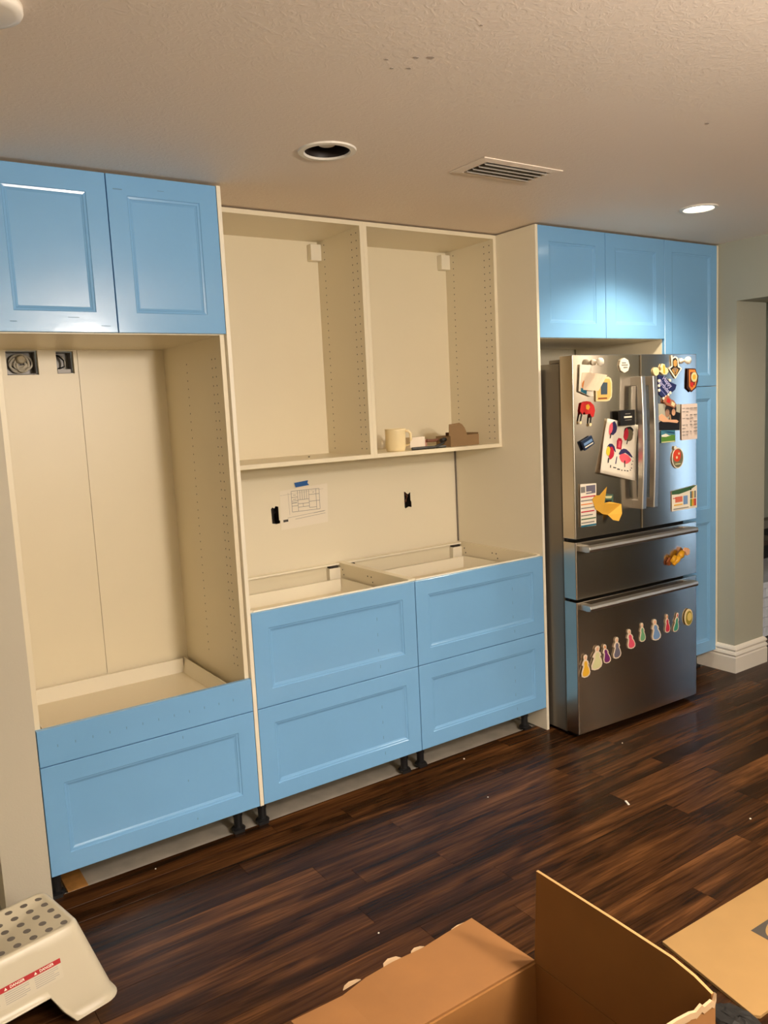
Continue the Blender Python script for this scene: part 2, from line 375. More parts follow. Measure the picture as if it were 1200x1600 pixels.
# ------------------------------------------------------------------ cabinet pieces
I = .0254; T = .018; YF = .02; YB = .617
def door(x0, x1, z0, z1, parent, name='door', panel=True, ins=.066, marks=None, y=0.):
    g = .0016; x0 += g; x1 -= g; z0 += g; z1 -= g
    def r(i, d): return [(x0+i, y+d, z0+i), (x1-i, y+d, z0+i), (x1-i, y+d, z1-i), (x0+i, y+d, z1-i)]
    mb = MB(); rs = [r(0, .019), r(0, .0012), r(.0012, 0)]
    if panel: rs += [r(ins, 0), r(ins+.002, .0028), r(ins+.009, .0042), r(ins+.0105, .006), r(ins+.017, .0085), r(ins+.019, .0085)]
    mb.rings(rs)
    o = mb.build(name, FILM, parent=parent)
    if marks:
        mk = MB()
        for (mx, mz, w_, h_) in marks:
            mk.box(mx-w_/2, mx+w_/2, y-.0004+(.0085 if panel and (x0+ins+.02 < mx < x1-ins-.02 and z0+ins+.02 < mz < z1-ins-.02) else 0), y+.0005+(.0085 if panel and (x0+ins+.02 < mx < x1-ins-.02 and z0+ins+.02 < mz < z1-ins-.02) else 0), mz-h_/2, mz+h_/2)
        mk.build('film_marks', MARK, parent=o, kind='stuff')
    return o
def pinholes(parent, x, cols, z0, z1, side=-1, step=.032, skip=()):
    """tiny drilled holes in a side panel whose inner face is at x; side: direction the face looks"""
    mb = MB(); n = int((z1-z0)/step)
    for yy in cols:
        for k in range(n+1):
            z = z0+k*step; xx = x+side*.0004
            mb.add([(xx, yy+.0032*math.cos(a), z+.0032*math.sin(a)) for a in [i*math.pi/3 for i in range(6)]], [(0, 1, 2, 3, 4, 5)])
    return mb.build('shelf_pin_holes', DARKHOLE, parent=parent, kind='stuff', fix=False)
def leg(parent, x, y, foot_fwd=True):
    mb = MB(); mb.lathe((x, y, 0), [(.027, 0), (.028, .006), (.022, .012), (.0165, .014), (.0165, .055), (.019, .056), (.019, .100), (.030, .103), (.030, .114)], 16)
    mb.box(x-.03, x+.012, y-.035, y-.018, .0, .012)
    return mb.build('leg', BLACK, parent=parent)
def carcass(parent, x0, x1, z0, z1, y0=YF, y1=YB, top=True, bottom=True, back=True):
    L_ = BOX(x0, x0+T, y0, y1, z0, z1).build('side_panel', [WHITE], parent=parent, bev=.0006, seg=1)
    R_ = BOX(x1-T, x1, y0, y1, z0, z1).build('side_panel', [WHITE], parent=parent, bev=.0006, seg=1)
    if top: BOX(x0+T, x1-T, y0, y1, z1-T, z1).build('top_panel', WHITE, parent=parent)
    if bottom: BOX(x0+T, x1-T, y0, y1, z0, z0+T).build('bottom_panel', WHITE, parent=parent)
    if back: BOX(x0+T, x1-T, y1-.004, y1, z0+(T if bottom else 0), z1-(T if top else 0)).build('back_panel', WHITE, parent=parent)
    return L_, R_
def drawer_box(parent, x0, x1, y0, y1, zf, h, wall=.013):
    d = BOX(x0, x1, y0, y1, zf-.014, zf).build('drawer_floor', WHITE, parent=parent)
    # sloped steel sides
    for (a, b) in ((x0, 1), (x1, -1)):
        MB().add([(a+b*.016, y0, zf), (a+b*.016, y1, zf), (a+b*.004, y1, zf+h), (a+b*.004, y0, zf+h), (a, y0, zf-.014), (a, y1, zf-.014), (a, y1, zf+h), (a, y0, zf+h)],
                 [(0,1,2,3),(4,7,6,5),(3,2,6,7),(0,4,5,1),(0,3,7,4),(1,5,6,2)]).build('drawer_side', EDGE, parent=parent)
    BOX(x0+.012, x1-.012, y1-.016, y1, zf, zf+h).build('drawer_back', EDGE, parent=parent)

# --- tall oven cabinet
tx0 = -.762
tall = thing('tall_cabinet', 'tall white oven cabinet with blue-filmed doors above and drawers below, open in the middle', 'cabinet', (tx0/2, .3, 0))
Z0, Z1, Z2 = 4.5*I, 34.5*I, 94.5*I
L_, R_ = carcass(tall, tx0, 0, Z0, Z2, back=False)
pinholes(R_, -T, (.075, .107), .66, 1.84); pinholes(R_, -T, (.36,), .66, 1.84)
ZL = 74.5*I
BOX(tx0+T, -T, YF, YB-.004, ZL-.002, ZL-.002+T).build('fixed_shelf', WHITE, parent=tall)
BOX(tx0+T, -T, YF, YB-.004, .485, .485+.012).build('fixed_shelf', WHITE, parent=tall)
seam = -.366
MB().holed(rect(tx0+T, seam-.0008, Z0+T, Z2-T), [rect(*e) for e in EB], lambda a, b: (a, YB-.004, b), (0, .004, 0)).build('back_panel', WHITE, parent=tall)
BOX(seam+.0008, -T, YB-.004, YB, Z0+T, Z2-T).build('back_panel', WHITE, parent=tall)
BOX(0.0003, .0157, 0, WY-.002, Z0, Z2).build('cover_panel', [EDGE], parent=tall, bev=.0005, seg=1)
dm = [(-.30, 2.375, .030, .002), (-.30, 1.915, .03, .002), (-.20, 2.352, .02, .002)]
door(tx0, tx0/2, ZL, Z2, tall, ins=.064, marks=[(-.70, 1.925, .02, .003), (-.52, 1.94, .035, .002), (-.42, 1.915, .03, .002)])
door(tx0/2, 0, ZL, Z2, tall, ins=.064, marks=[(-.345, 2.352, .03, .004), (-.20, 2.36, .022, .002)])
s5 = 19.5*I; s5t = 24.5*I
d1 = door(tx0, 0, s5, s5t, tall, 'drawer_front', False, marks=[(-.70+.0565*k, .558, .003, .009) for k in range(12)])
drawer_box(d1, tx0+.045, -.040, .02, .60, .517, .060)
door(tx0, 0, Z0, s5, tall, 'drawer_front', True, marks=[(-.28, .47, .003, .010), (-.27, .30, .003, .008), (-.25, .15, .003, .008)])
for lx in (tx0+.03, -.055):
    leg(tall, lx, .10); leg(tall, lx, .52)

# --- base cabinets
for k, (bx0, bx1) in enumerate(((.016, .778), (.778, 1.540))):
    lab = ('open-topped base cabinet with two blue-filmed drawers beside the tall oven cabinet', 'open-topped base cabinet with two blue-filmed drawers beside the refrigerator panel')[k]
    c = thing('base_cabinet', lab, 'cabinet', ((bx0+bx1)/2, .3, 0), group='base cabinets without worktop')
    L_, R_ = carcass(c, bx0, bx1, Z0, Z1, top=False)
    ph = MB()
    for (yy, zz) in ((.56, .845), (.55, .822), (.34, .845), (.31, .845), (.30, .822), (.09, .845)):
        ph.add([(bx1-T-.0005, yy+.004*math.cos(a), zz+.004*math.sin(a)) for a in [i*math.pi/3 for i in range(6)]], [(0, 1, 2, 3, 4, 5)])
    ph.build('screw_holes', DARKHOLE, parent=R_, kind='stuff', fix=False)
    BOX(bx0+T, bx1-T, YB-.030, YB-.0045, Z1-.010, Z1-.002).build('rear_rail', EDGE, parent=c)
    BOX(bx0+T, bx1-T, YF, YF+.022, Z1-.014, Z1-.009).build('front_rail', GALV, parent=c)
    BOX(bx0+T, bx1-T, YF-.004, YF+.003, Z1-.009, Z1-.003).build('front_rail_edge', EDGE, parent=c)
    for mxx in (bx0+T+.0, bx1-T-.06):
        BOX(mxx, mxx+.06, YB-.035, YB-.005, Z1-.085, Z1-.022).build('hanging_bracket', EDGE, parent=c)
        BOX(mxx+.005, mxx+.05, YB-.034, YB-.006, Z1-.022, Z1-.0125).build('bracket_slot', DARKHOLE, parent=c)
    sgn = bx0 + .566
    mk1 = [(sgn, .74-.067*j, .0025, .014) for j in range(4)]; mk2 = [(sgn+.003, .36-.067*j, .0025, .014) for j in range(4)]
    d1 = door(bx0, bx1, s5, Z1-.007, c, 'drawer_front', marks=mk1); d2 = door(bx0, bx1, Z0, s5, c, 'drawer_front', marks=mk2)
    drawer_box(d1, bx0+.034, bx1-.034, .02, .553, .748, .060); drawer_box(d2, bx0+.034, bx1-.034, .02, .553, .30, .12)
    for lx in ((bx0+.06, bx1-.055) if k else (bx0+.033, bx1-.031)):
        leg(c, lx, .10); leg(c, lx, .52)

# --- open wall cabinets
ZB = 1.387
for k, (bx0, bx1) in enumerate(((.016, .778), (.778, 1.540))):
    lab = ('empty white wall cabinet without doors beside the tall oven cabinet', 'white wall cabinet without doors holding a mug and small boxes')[k]
    c = thing('wall_cabinet', lab, 'cabinet', ((bx0+bx1)/2, .45, ZB), group='open wall cabinets')
    L_, R_ = carcass(c, bx0, bx1, ZB, Z2, y0=.262, y1=.632)
    pinholes(R_, bx1-T, (.292, .330), 1.43, 2.36); pinholes(R_, bx1-T, (.565,), 1.43, 2.36)
    pinholes(L_, bx0+T, (.292, .330), 1.43, 2.36, 1)
    for mxx in (bx0+T, bx1-T-.055):
        BOX(mxx, mxx+.055, .590, .627, 2.292, 2.366).build('bracket_cover', EDGE, parent=c, bev=.003)

# --- panel beside the fridge
BOX(1.5405, 1.5560, 0, WY-.006, 0, Z2).build('end_panel', [EDGE], org=(1.548, .3, 0), label='plain white floor-to-ceiling end panel on the left of the refrigerator', cat='panel', bev=.0005, seg=1)
BOX(1.5365, 1.5400, WY-.012, WY-.002, Z1, ZB).build('gap_shade_strip', M('gap_grey', (.22, .19, .16), .7, srgb=False), kind='structure')  # strip whose grey colour stands in for the shaded gap at the wall

# --- cabinet above fridge
ox0, oxm, ox1, px1 = 1.556, 2.0132, 2.4704, 2.9276
c = thing('bridge_cabinet', 'blue-filmed two-door cabinet bridging over the refrigerator', 'cabinet', ((ox0+ox1)/2, .3, ZL))
carcass(c, ox0, ox1, ZL, Z2)
door(ox0, oxm, ZL, Z2, c, ins=.068); door(oxm, ox1, ZL, Z2, c, ins=.068)
# --- pantry
c = thing('pantry_cabinet', 'tall narrow pantry cabinet with blue-filmed doors right of the refrigerator', 'cabinet', ((ox1+px1)/2, .3, 0))
carcass(c, ox1, px1, Z0, Z2)
zs = 64.5*I
door(ox1, px1, zs, Z2, c, ins=.058)
# the lower door carries two stacked panels
x0, x1, z0, z1 = ox1+.0016, px1-.0016, Z0+.0016, zs-.0016
mb = MB(); ins = .056; zm0, zm1 = .876, .953
def r4(a, b, c_, d_, i, yy): return [(a+i, yy, c_+i), (b-i, yy, c_+i), (b-i, yy, d_-i), (a+i, yy, d_-i)]
mb.rings([r4(x0, x1, z0, z1, 0, .019), r4(x0, x1, z0, z1, 0, .0012), r4(x0, x1, z0, z1, .0012, 0)], True, False)
A = r4(x0, x1, z0, z1, .0012, 0); pans = [(z0+.066, zm0), (zm1, z1-.066)]
h = [rect(x0+ins, x1-ins, a, b) for a, b in pans]
mb.holed([(p[0], p[2]) for p in A], h, lambda a, b: (a, 0, b))
for a, b in pans:
    rs = [r4(x0+ins, x1-ins, a, b, i, d) for i, d in ((0, 0), (.002, .0028), (.009, .0042), (.0105, .006), (.017, .0085), (.019, .0085))]
    mb.rings(rs, False, True)
mb.build('door', FILM, parent=c, fix=True)
BOX(px1+.0003, px1+.0135, 0, WY-.002, Z0, Z2).build('cover_panel', EDGE, parent=c)
for lx in (ox1+.05, px1-.05): leg(c, lx, .11); leg(c, lx, .50)

# ------------------------------------------------------------------ electrical cut-outs
BOXM = M('steel_box', (.30, .28, .26), .5, .5, srgb=False)
def ebox(x0, x1, z0, z1, label, mats=BOXM, grp=None):
    t = thing('electrical_box', label, 'junction box', ((x0+x1)/2, WY+.03, z0), group=grp)
    y0, y1 = WY+.001, WY+.06; e = .0015
    mb = MB(); mb.box(x0, x1, y1-e, y1, z0, z1).box(x0, x0+e, y0, y1, z0, z1).box(x1-e, x1, y0, y1, z0, z1).box(x0, x1, y0, y1, z0, z0+e).box(x0, x1, y0, y1, z1-e, z1)
    mb.build('shell', mats, parent=t); return t
e = EB[0]; t = ebox(e[0]+.004, e[1]-.004, e[2]+.004, e[3]-.002, 'square wall box stuffed with coiled white wires under the left doors')
WIRE = M('wire_white', (.72, .66, .54), .5, srgb=False)
cx, cz = (e[0]+e[1])/2, (e[2]+e[3])/2
for k in range(7):
    pts = []; ph = random.uniform(0, 6.28); ra = random.uniform(.018, .042); rz = random.uniform(.016, .034); ox, oz = random.uniform(-.008, .008), random.uniform(-.006, .006)
    for i in range(26):
        a = ph+i*.27; pts.append((cx+ox+ra*math.cos(a), WY+.012+.004*k+.008*math.sin(a*2), cz+oz+rz*math.sin(a)))
    MB().tube(pts, .0042, 8).build('wire', WIRE, parent=t)
MB().lathe((cx, WY+.004, cz+.014), [(.017, 0), (.016, .012), (.012, .016), (.0, .017)], 14, 'Y').build('wire_nut', M('nut_beige', (.42, .36, .24), .5, srgb=False), parent=t)
e = EB[1]; t = ebox(e[0]+.003, e[1]-.003, e[2]+.003, e[3]-.002, 'narrow grey wall box with a single black wire under the left doors')
MB().tube([(e[0]+.012, WY+.05, e[3]-.01), (e[0]+.022, WY+.03, e[3]-.015), (e[0]+.036, WY+.016, e[3]-.034), (e[0]+.036, WY+.014, e[3]-.058), (e[0]+.014, WY+.018, e[3]-.066)], .003, 8).build('wire', BLACK, parent=t)
MB().tube([(e[0]+.022, WY+.05, e[3]-.01), (e[0]+.034, WY+.022, e[3]-.02), (e[0]+.041, WY+.018, e[3]-.04), (e[0]+.036, WY+.016, e[3]-.066)], .0025, 8).build('wire', WIRE, parent=t)
BOX(e[0]+.008, e[1]-.008, WY+.004, WY+.010, e[2]+.004, e[2]+.018).build('clamp', BOXM, parent=t)
t = ebox(.435, .486, 1.092, 1.184, 'ragged dark outlet hole beside the pinned floor plan', DARKHOLE)
MB().tube([(.452, WY+.045, 1.10), (.456, WY+.02, 1.125), (.462, WY+.012, 1.15), (.470, WY+.03, 1.172)], .004, 8).build('wire', BLACK, parent=t)
t = ebox(1.192, 1.246, 1.084, 1.180, 'ragged dark outlet hole in the backsplash near the end panel', DARKHOLE)
MB().tube([(1.21, WY+.045, 1.10), (1.215, WY+.014, 1.125), (1.225, WY+.012, 1.15), (1.218, WY+.03, 1.168)], .005, 8).build('wire', M('wire_brown', (.16, .06, .03), .6, srgb=False), parent=t)

# ------------------------------------------------------------------ plan on the backsplash
t = thing('floor_plan', 'sheet with a printed cabinet plan taped to the backsplash', 'paper', (.615, WY, 1.064))
yp = WY-.0012
MB().add([(.484, yp, 1.064), (.737, yp-.001, 1.075), (.745, yp-.001, 1.261), (.488, yp, 1.247)], [(0, 1, 2, 3)]).build('sheet', PAPER, parent=t, fix=False, solid=.0006)
pm = MB(); th = .0011
def ln(x0, z0, x1, z1, w_=th):
    d = Vector((x1-x0, 0, z1-z0)); n_ = Vector((-d.z, 0, d.x)).normalized()*w_
    a, b = Vector((x0, yp-.002, z0)), Vector((x1, yp-.002, z1)); pm.add([a-n_, b-n_, b+n_, a+n_], [(0, 1, 2, 3)])
X = lambda u: .547+.150*u
Zp = lambda v: 1.143+.098*v
for (a, b, c_, d_) in ((0,0,1,0),(1,0,1,1),(1,1,0,1),(0,1,0,0),(.22,0,.22,1),(.62,.12,.62,1),(.88,0,.88,1),(.22,.55,.62,.55),(.22,.36,.62,.36),(.22,.20,.62,.20),(.30,.55,.30,1),(.38,.55,.38,1),(.46,.55,.46,1),(.54,.55,.54,1),(.62,.42,1,.42),(.62,.75,1,.75),(0,.70,.22,.70),(0,.52,.22,.52),(0,.28,.22,.28),(.06,.80,.16,.80),(.05,.60,.17,.60),(.40,.20,.40,.36),(.75,.85,.82,.85),(.62,.12,.88,.12)):
    ln(X(a), Zp(b), X(c_), Zp(d_))
ln(.547, 1.185, .575, 1.185, .0018)
ln(.520, 1.118, .725, 1.132, .0007); ln(.560, 1.108, .725, 1.120, .0008); ln(.66, 1.127, .72, 1.1305, .0012); ln(.53, 1.235, .533, 1.13, .0005); ln(.488, 1.226, .72, 1.237, .0004)
pm.build('printed_lines', INKG, parent=t, fix=False)
MB().add([(.497, yp-.002, 1.100), (.523, yp-.002, 1.101), (.523, yp-.002, 1.112), (.497, yp-.002, 1.111)], [(0, 1, 2, 3)]).build('printed_stamp', INK, parent=t, fix=False)
MB().add([(.566, yp-.0026, 1.279), (.640, yp-.0026, 1.285), (.636, yp-.0026, 1.272), (.645, yp-.0026, 1.262), (.572, yp-.0026, 1.257)], [(0, 1, 2, 3, 4)]).build('masking_tape', flat('blue_tape', 30, 92, 165, .6), org=(.6, yp, 1.257), label='strip of blue painter tape holding the plan', cat='tape', fix=False, solid=.0005)

# ------------------------------------------------------------------ things on the open shelf
SZ = ZB+T
mb = MB(); mb.sm = True
t = thing('mug', 'cream mug standing at the left end of the open shelf', 'mug', (.955, .345, SZ))
mb.lathe((.955, .345, SZ), [(.040, 0), (.044, .004), (.0445, .012), (.047, .020), (.0475, .095), (.0485, .103), (.046, .103), (.044, .095), (.043, .012), (.0, .010)], 28, cap0=True, cap1=False)
mb.build('body', M('mug_cream', (.88, .72, .42), .3, srgb=False), parent=t)
mb = MB(); mb.sm = True
mb.tube([(.997, .330, SZ+.090), (1.012, .322, SZ+.092), (1.022, .317, SZ+.078), (1.023, .316, SZ+.05), (1.016, .320, SZ+.03), (.997, .330, SZ+.022)], [.006, .006, .0065, .0065, .006, .006], 10)
mb.build('handle', MATS['mug_cream'], parent=t)
F_ = Fr((1.075, .335, SZ), .10)
MB().box(-.048, .048, 0, .05, .010, .058).build('small_carton', M('carton_white', (.82, .70, .56), .6, srgb=False), fr=F_, bev=.002, label='small white carton lying on the open shelf next to the mug', cat='carton')
BR = M('leather_brown', (.22, .085, .045), .5, srgb=False)
F2 = Fr((1.145, .40, SZ), .0)
mb = MB().box(-.02, .02, -.02, .02, 0, .042); mb.build('pink_box', M('box_pink', (.62, .33, .25), .6, srgb=False), fr=F2, bev=.002, label='small pink and white box between white carton and brown box', cat='box')
mb = MB(); mb.tube([(1.155, .37, SZ+.036), (1.19, .365, SZ+.034), (1.215, .36, SZ+.036)], [.008, .0075, .008], 10).build('pen_tool', BR, org=(1.18, .365, SZ), label='short brown tool handle lying on the open shelf', cat='tool')
mb = MB(); mb.tube([(1.01, 0.294, SZ+.006), (1.05, 0.291, SZ+.006), (1.10, 0.298, SZ+.007), (1.14, 0.294, SZ+.006), (1.18, 0.306, SZ+.014), (1.215, 0.316, SZ+.022), (1.23, 0.346, SZ+.03)], .0062, 8)
mb.tube([(1.02, 0.306, SZ+.007), (1.08, 0.311, SZ+.007), (1.13, 0.306, SZ+.007), (1.17, 0.296, SZ+.006), (1.21, 0.296, SZ+.006)], .0062, 8)
mb.tube([(1.205, 0.321, SZ+.032), (1.225, 0.326, SZ+.038), (1.24, 0.336, SZ+.036)], .0105, 8)
mb.build('black_cable', BLACK, org=(1.12, .32, SZ), label='tangled black cable in front of the cartons on the shelf', cat='cable')
mb = MB()
F3 = Fr((1.335, .315, SZ), .12)
t = thing('brown_box', 'small brown cardboard tray with a raised flap on the open shelf', 'box', (0, 0, 0), F3)
CB = M('kraft_brown', (.30, .185, .085), .8, noise=(12, .05), srgb=False)
MB().box(-.085, .115, 0, .0025, .001, .052).build('front_wall', CB, parent=t)
MB().box(-.085, .115, .097, .0995, .001, .052).build('rear_wall', CB, parent=t)
MB().box(-.085, -.0825, .0025, .097, .001, .052).build('side_wall', CB, parent=t); MB().box(.1125, .115, .0025, .097, .001, .060).build('side_wall', CB, parent=t)
MB().box(-.0825, .1125, .0025, .097, .0, .003).build('base', CB, parent=t)
fl = [(-.095, .052), (.030, .052), (.024, .070), (.014, .088), (-.002, .104), (-.022, .113), (-.092, .108)]
MB().prism_xz(fl, .0, .0025).build('flap', CB, parent=t)
MB().box(-.02, .108, .092, .097, .052, .066).build('inner_flap', M('kraft_dark', (.16, .075, .04), .8, srgb=False), parent=t)
BOX(.5405, .5455, .43, .435, SZ, SZ+.004).build('screw', BLACK, label='tiny dark screw left in the empty wall cabinet', cat='screw')

# ------------------------------------------------------------------ refrigerator
FO = Vector((1.557, -.192, 0)); FT = -.0349; FF = Fr(FO, FT)   # local x along the front, local -y towards the room
FW, FH = .868, 1.798
fr_ = thing('refrigerator', 'stainless steel french-door refrigerator with two bottom drawers covered in magnets', 'refrigerator', (FW/2, .30, 0), FF)
DD = .078
BOX(.008, FW-.004, DD+.010, .66, .018, 1.768).build('case', FCASE, parent=fr_, bev=.004)
BOX(.02, FW-.02, DD-.01, DD+.012, .03, 1.76).build('gasket', BLACK, parent=fr_)
def fdoor(x0, x1, z0, z1, name):
    n = 10; mb = MB(); e = .004
    pts = []
    for i in range(n+1):
        u = i/n; pts.append((x0+e+(x1-x0-2*e)*u, -.0045*math.sin(math.pi*(x0+(x1-x0)*u)/FW)))
    out = [(x0, DD)] + [(x0, e)] + pts + [(x1, e)] + [(x1, DD)]
    mb.rings([[(a, b, z0) for a, b in out], [(a, b, z1) for a, b in out]])
    return mb.build(name, STEEL, parent=fr_, bev=.0016, uv=True)
um = .442
dl = fdoor(0, um-.0035, .966, FH, 'door'); dr = fdoor(um+.0035, FW, .966, FH, 'door')
d_mid = fdoor(0, FW, .682, .950, 'drawer'); d_low = fdoor(0, FW, .030, .668, 'drawer')
def vhandle(u0, u1, parent):
    mb = MB(); rs = []; n = 14; z0, z1 = 1.072, 1.694
    for i in range(n+1):
        z = z0+(z1-z0)*i/n; bow = .010*math.sin(math.pi*i/n)
        rs.append([(u0, -.040-bow*.6, z), (u1, -.040-bow*.6, z), (u1, -.066-bow, z), (u0+.004, -.068-bow, z), (u0, -.064-bow, z)])
    mb.rings(rs)
    for (a, b) in ((z0, z0+.042), (z1-.042, z1)): mb.box(u0, u1, -.045, .0, a, b)
    return mb.build('handle', STEELH, parent=parent, bev=.002)
vhandle(.374, .404, dl); vhandle(.455, .487, dr)
def hhandle(z0, z1, parent):
    mb = MB(); mb.rings([[(u, -.034, z0), (u, -.062, z0+.004), (u, -.066, (z0+z1)/2), (u, -.062, z1-.003), (u, -.034, z1)] for u in (.022, .795)])
    mb.box(.022, .062, -.040, .0, z0+.002, z1-.002); mb.box(.755, .795, -.040, .0, z0+.002, z1-.002)
    return mb.build('handle', STEELH, parent=parent, bev=.002)
hhandle(.906, .937, d_mid); hhandle(.630, .661, d_low)
for a in (.012, FW-.075):
    MB().box(a, a+.06, -.002+.02, .16, 1.7685, 1.785).build('hinge_cover', FCASE, parent=fr_, bev=.004)
for a in (.03, FW-.07): MB().box(a, a+.04, .10, .14, .0, .018).build('foot', BLACK, parent=fr_)
for a in (.03, FW-.07): MB().box(a, a+.04, .58, .62, .0, .018).build('foot', BLACK, parent=fr_)
BOX(.02, FW-.02, .03, .07, .012, .030).build('toe_grille', BLACK, parent=fr_)

# ------------------------------------------------------------------ magnets and papers on the refrigerator
S0 = -.0050      # just proud of the door skins (local y)
def plate(name, out, mat_, label, cat, th=.0025, extra=(), group=None, off=0.):
    """a flat magnet: coloured outline + printed patches [(outline, mat)]"""
    mats = [mat_]+[e[1] for e in extra]; mb = MB(); y0 = S0-.001-off
    mb.prism_xz(out, y0-th, y0)
    for k, (o2, m2) in enumerate(extra):
        mb.mat(k+1).prism_xz(o2, y0-th-.0004-.0002*k, y0-th+.0002)
    return mb.build(name, mats, fr=FF, label=label, cat=cat, group=group)
mw = flat('m_white', 245, 235, 215); mcream = flat('m_cream', 240, 220, 170); my = flat('m_yellow', 235, 180, 50); mr = flat('m_red', 205, 40, 35); mb_ = flat('m_navy', 32, 42, 92)
mk = flat('m_black', 18, 15, 15); mg = flat('m_green', 90, 140, 50); mteal = flat('m_teal', 30, 105, 130); mor = flat('m_orange', 225, 135, 60); mpink = flat('m_pink', 235, 85, 110); mgold = flat('m_gold', 200, 150, 80)
mgrey = flat('m_grey', 130, 125, 120); mpurp = flat('m_purple', 120, 40, 110); mblue = flat('m_blue', 120, 155, 200); mskin = flat('m_skin', 235, 180, 140); mpale = flat('m_palegreen', 220, 215, 160); msteel = flat('m_slate', 110, 105, 120); mdark = flat('m_darkgreen', 60, 100, 60)
def knob(u, z, label):
    mb = MB(); mb.sm = True; mb.lathe((u, S0, z), [(.014, 0), (.013, .006), (.007, .012), (.007, .026), (.015, .032), (.019, .040), (.018, .048), (.010, .053), (.0, .054)], 18, 'Y', cap1=False)
    return mb.build('knob_magnet', mw, fr=FF, label=label, cat='magnet', group='white knob magnets')
knob(.128, 1.764, 'white knob magnet on the left refrigerator door'); knob(.738, 1.764, 'white knob magnet on the right refrigerator door')
o8 = circ(.327, 1.748, .034, 8); plate('badge_magnet', o8, mw, 'white octagonal badge magnet near the left door top', 'magnet', .006,
      [(rect(.308, .336, 1.757, 1.762), mgrey), (rect(.306, .348, 1.747, 1.752), mgrey), (rect(.318, .346, 1.736, 1.741), mgrey)])
# note pad with a curling page
t = thing('note_pad', 'small white note pad with a curling printed page on the left door', 'note pad', (.075, S0, 1.62), FF)
MB().prism_xz([(.040, 1.756), (.112, 1.752), (.120, 1.612), (.100, 1.612), (.030, 1.637)], S0-.005, S0).build('pad', mw, parent=t)
mb = MB(); n = 9; rs = []
for i in range(n+1):
    u = i/n; bw = .034*u**1.6
    rs.append([(.036+.080*u, S0-.006-bw, 1.645-.010*u), (.050+.120*u, S0-.006-bw*1.1, 1.720-.016*u*u)])
vsn = [p for r in rs for p in r]; mb.add(vsn, [(2*i, 2*i+2, 2*i+3, 2*i+1) for i in range(n)])
mb.build('page', flat('m_pagecream', 235, 210, 180), parent=t, fix=False, solid=.0008)
MB().prism_xz(circ(.072, 1.662, .026, 16), S0-.0085, S0-.0068).build('print_disc', mor, parent=t)
MB().prism_xz(circ(.072, 1.666, .013, 12), S0-.0090, S0-.0075).build('print_spot', mg, parent=t)
MB().prism_xz([(.040, 1.652), (.075, 1.642), (.073, 1.622), (.040, 1.635)], S0-.0088, S0-.0060).build('print_bar', mteal, parent=t)
# yellow frame magnet (plain)
mb = MB(); fo = [(.138, 1.588), (.205, 1.586), (.226, 1.590), (.240, 1.605), (.243, 1.63), (.243, 1.672), (.236, 1.690), (.220, 1.698), (.150, 1.698), (.138, 1.692)]
mb.prism_xz(fo, S0-.005, S0)
fo2 = [(.145, 1.594), (.205, 1.593), (.222, 1.598), (.234, 1.61), (.236, 1.668), (.226, 1.688), (.145, 1.690)]
mb.mat(1).prism_xz(fo2, S0-.0055, S0-.004); mb.mat(2).prism_xz([(.168, 1.618), (.210, 1.618), (.212, 1.672), (.168, 1.674)], S0-.0060, S0-.005)
mb.mat(3).prism_xz(rect(.150, .208, 1.598, 1.604), S0-.006, S0-.005)
mb.build('frame_magnet', [mcream, flat('m_amber', 240, 190, 105), flat('m_slateblue', 70, 85, 95), flat('m_brown', 130, 60, 35)], fr=FF, label='cream and amber picture-frame magnet on the left door', cat='magnet')
plate('red_magnet', [(.045, 1.586), (.075, 1.592), (.100, 1.588), (.122, 1.572), (.130, 1.548), (.120, 1.520), (.105, 1.516), (.098, 1.535), (.072, 1.532), (.060, 1.545), (.045, 1.532), (.036, 1.550)], mr, 'red arched toy magnet with dangling dark legs on the left door', 'magnet', .004,
      [(circ(.083, 1.565, .014, 5), my), ([(.040, 1.545), (.047, 1.53), (.036, 1.50), (.030, 1.503)], mk), ([(.098, 1.53), (.106, 1.52), (.100, 1.485), (.092, 1.488)], mk), (circ(.036, 1.497, .007, 8), mcream), (circ(.098, 1.485, .008, 8), mcream)])
plate('blue_magnet', [(.035, 1.412), (.098, 1.436), (.117, 1.398), (.056, 1.370)], flat('m_darkblue', 25, 45, 75), 'tilted dark blue rectangular magnet on the left door', 'magnet', .010,
      [([(.047, 1.402), (.098, 1.422), (.104, 1.411), (.052, 1.391)], mblue), ([(.054, 1.386), (.106, 1.405), (.108, 1.400), (.057, 1.381)], mw)])
# child's painting, wavy paper
def pw(u, z):
    return S0-.0035-.009*(.5+.5*math.sin((z-1.2)*17+u*4)) - .03*max(0, (1.30-z)) - .02*max(0, u-.33)
UL = lambda s, v: (.147+(.207-.147)*v) + ((.380-.147)+((.416-.207)-(.380-.147))*v)*s
ZLp = lambda s, v: (1.262-.058*s) + ((1.508-.042*s)-(1.262-.058*s))*v
t = thing('child_painting', 'wavy white sheet with painted colourful trees hanging on the left door', 'painting', (.28, S0, 1.20), FF)
mb = MB(); n1, n2 = 10, 14; mb.sm = True
vs_ = [(UL(i/n1, j/n2), pw(UL(i/n1, j/n2), ZLp(i/n1, j/n2)), ZLp(i/n1, j/n2)) for j in range(n2+1) for i in range(n1+1)]
mb.add(vs_, [(j*(n1+1)+i, j*(n1+1)+i+1, (j+1)*(n1+1)+i+1, (j+1)*(n1+1)+i) for j in range(n2) for i in range(n1)])
mb.build('sheet', PAPER, parent=t, fix=False, solid=.0006)
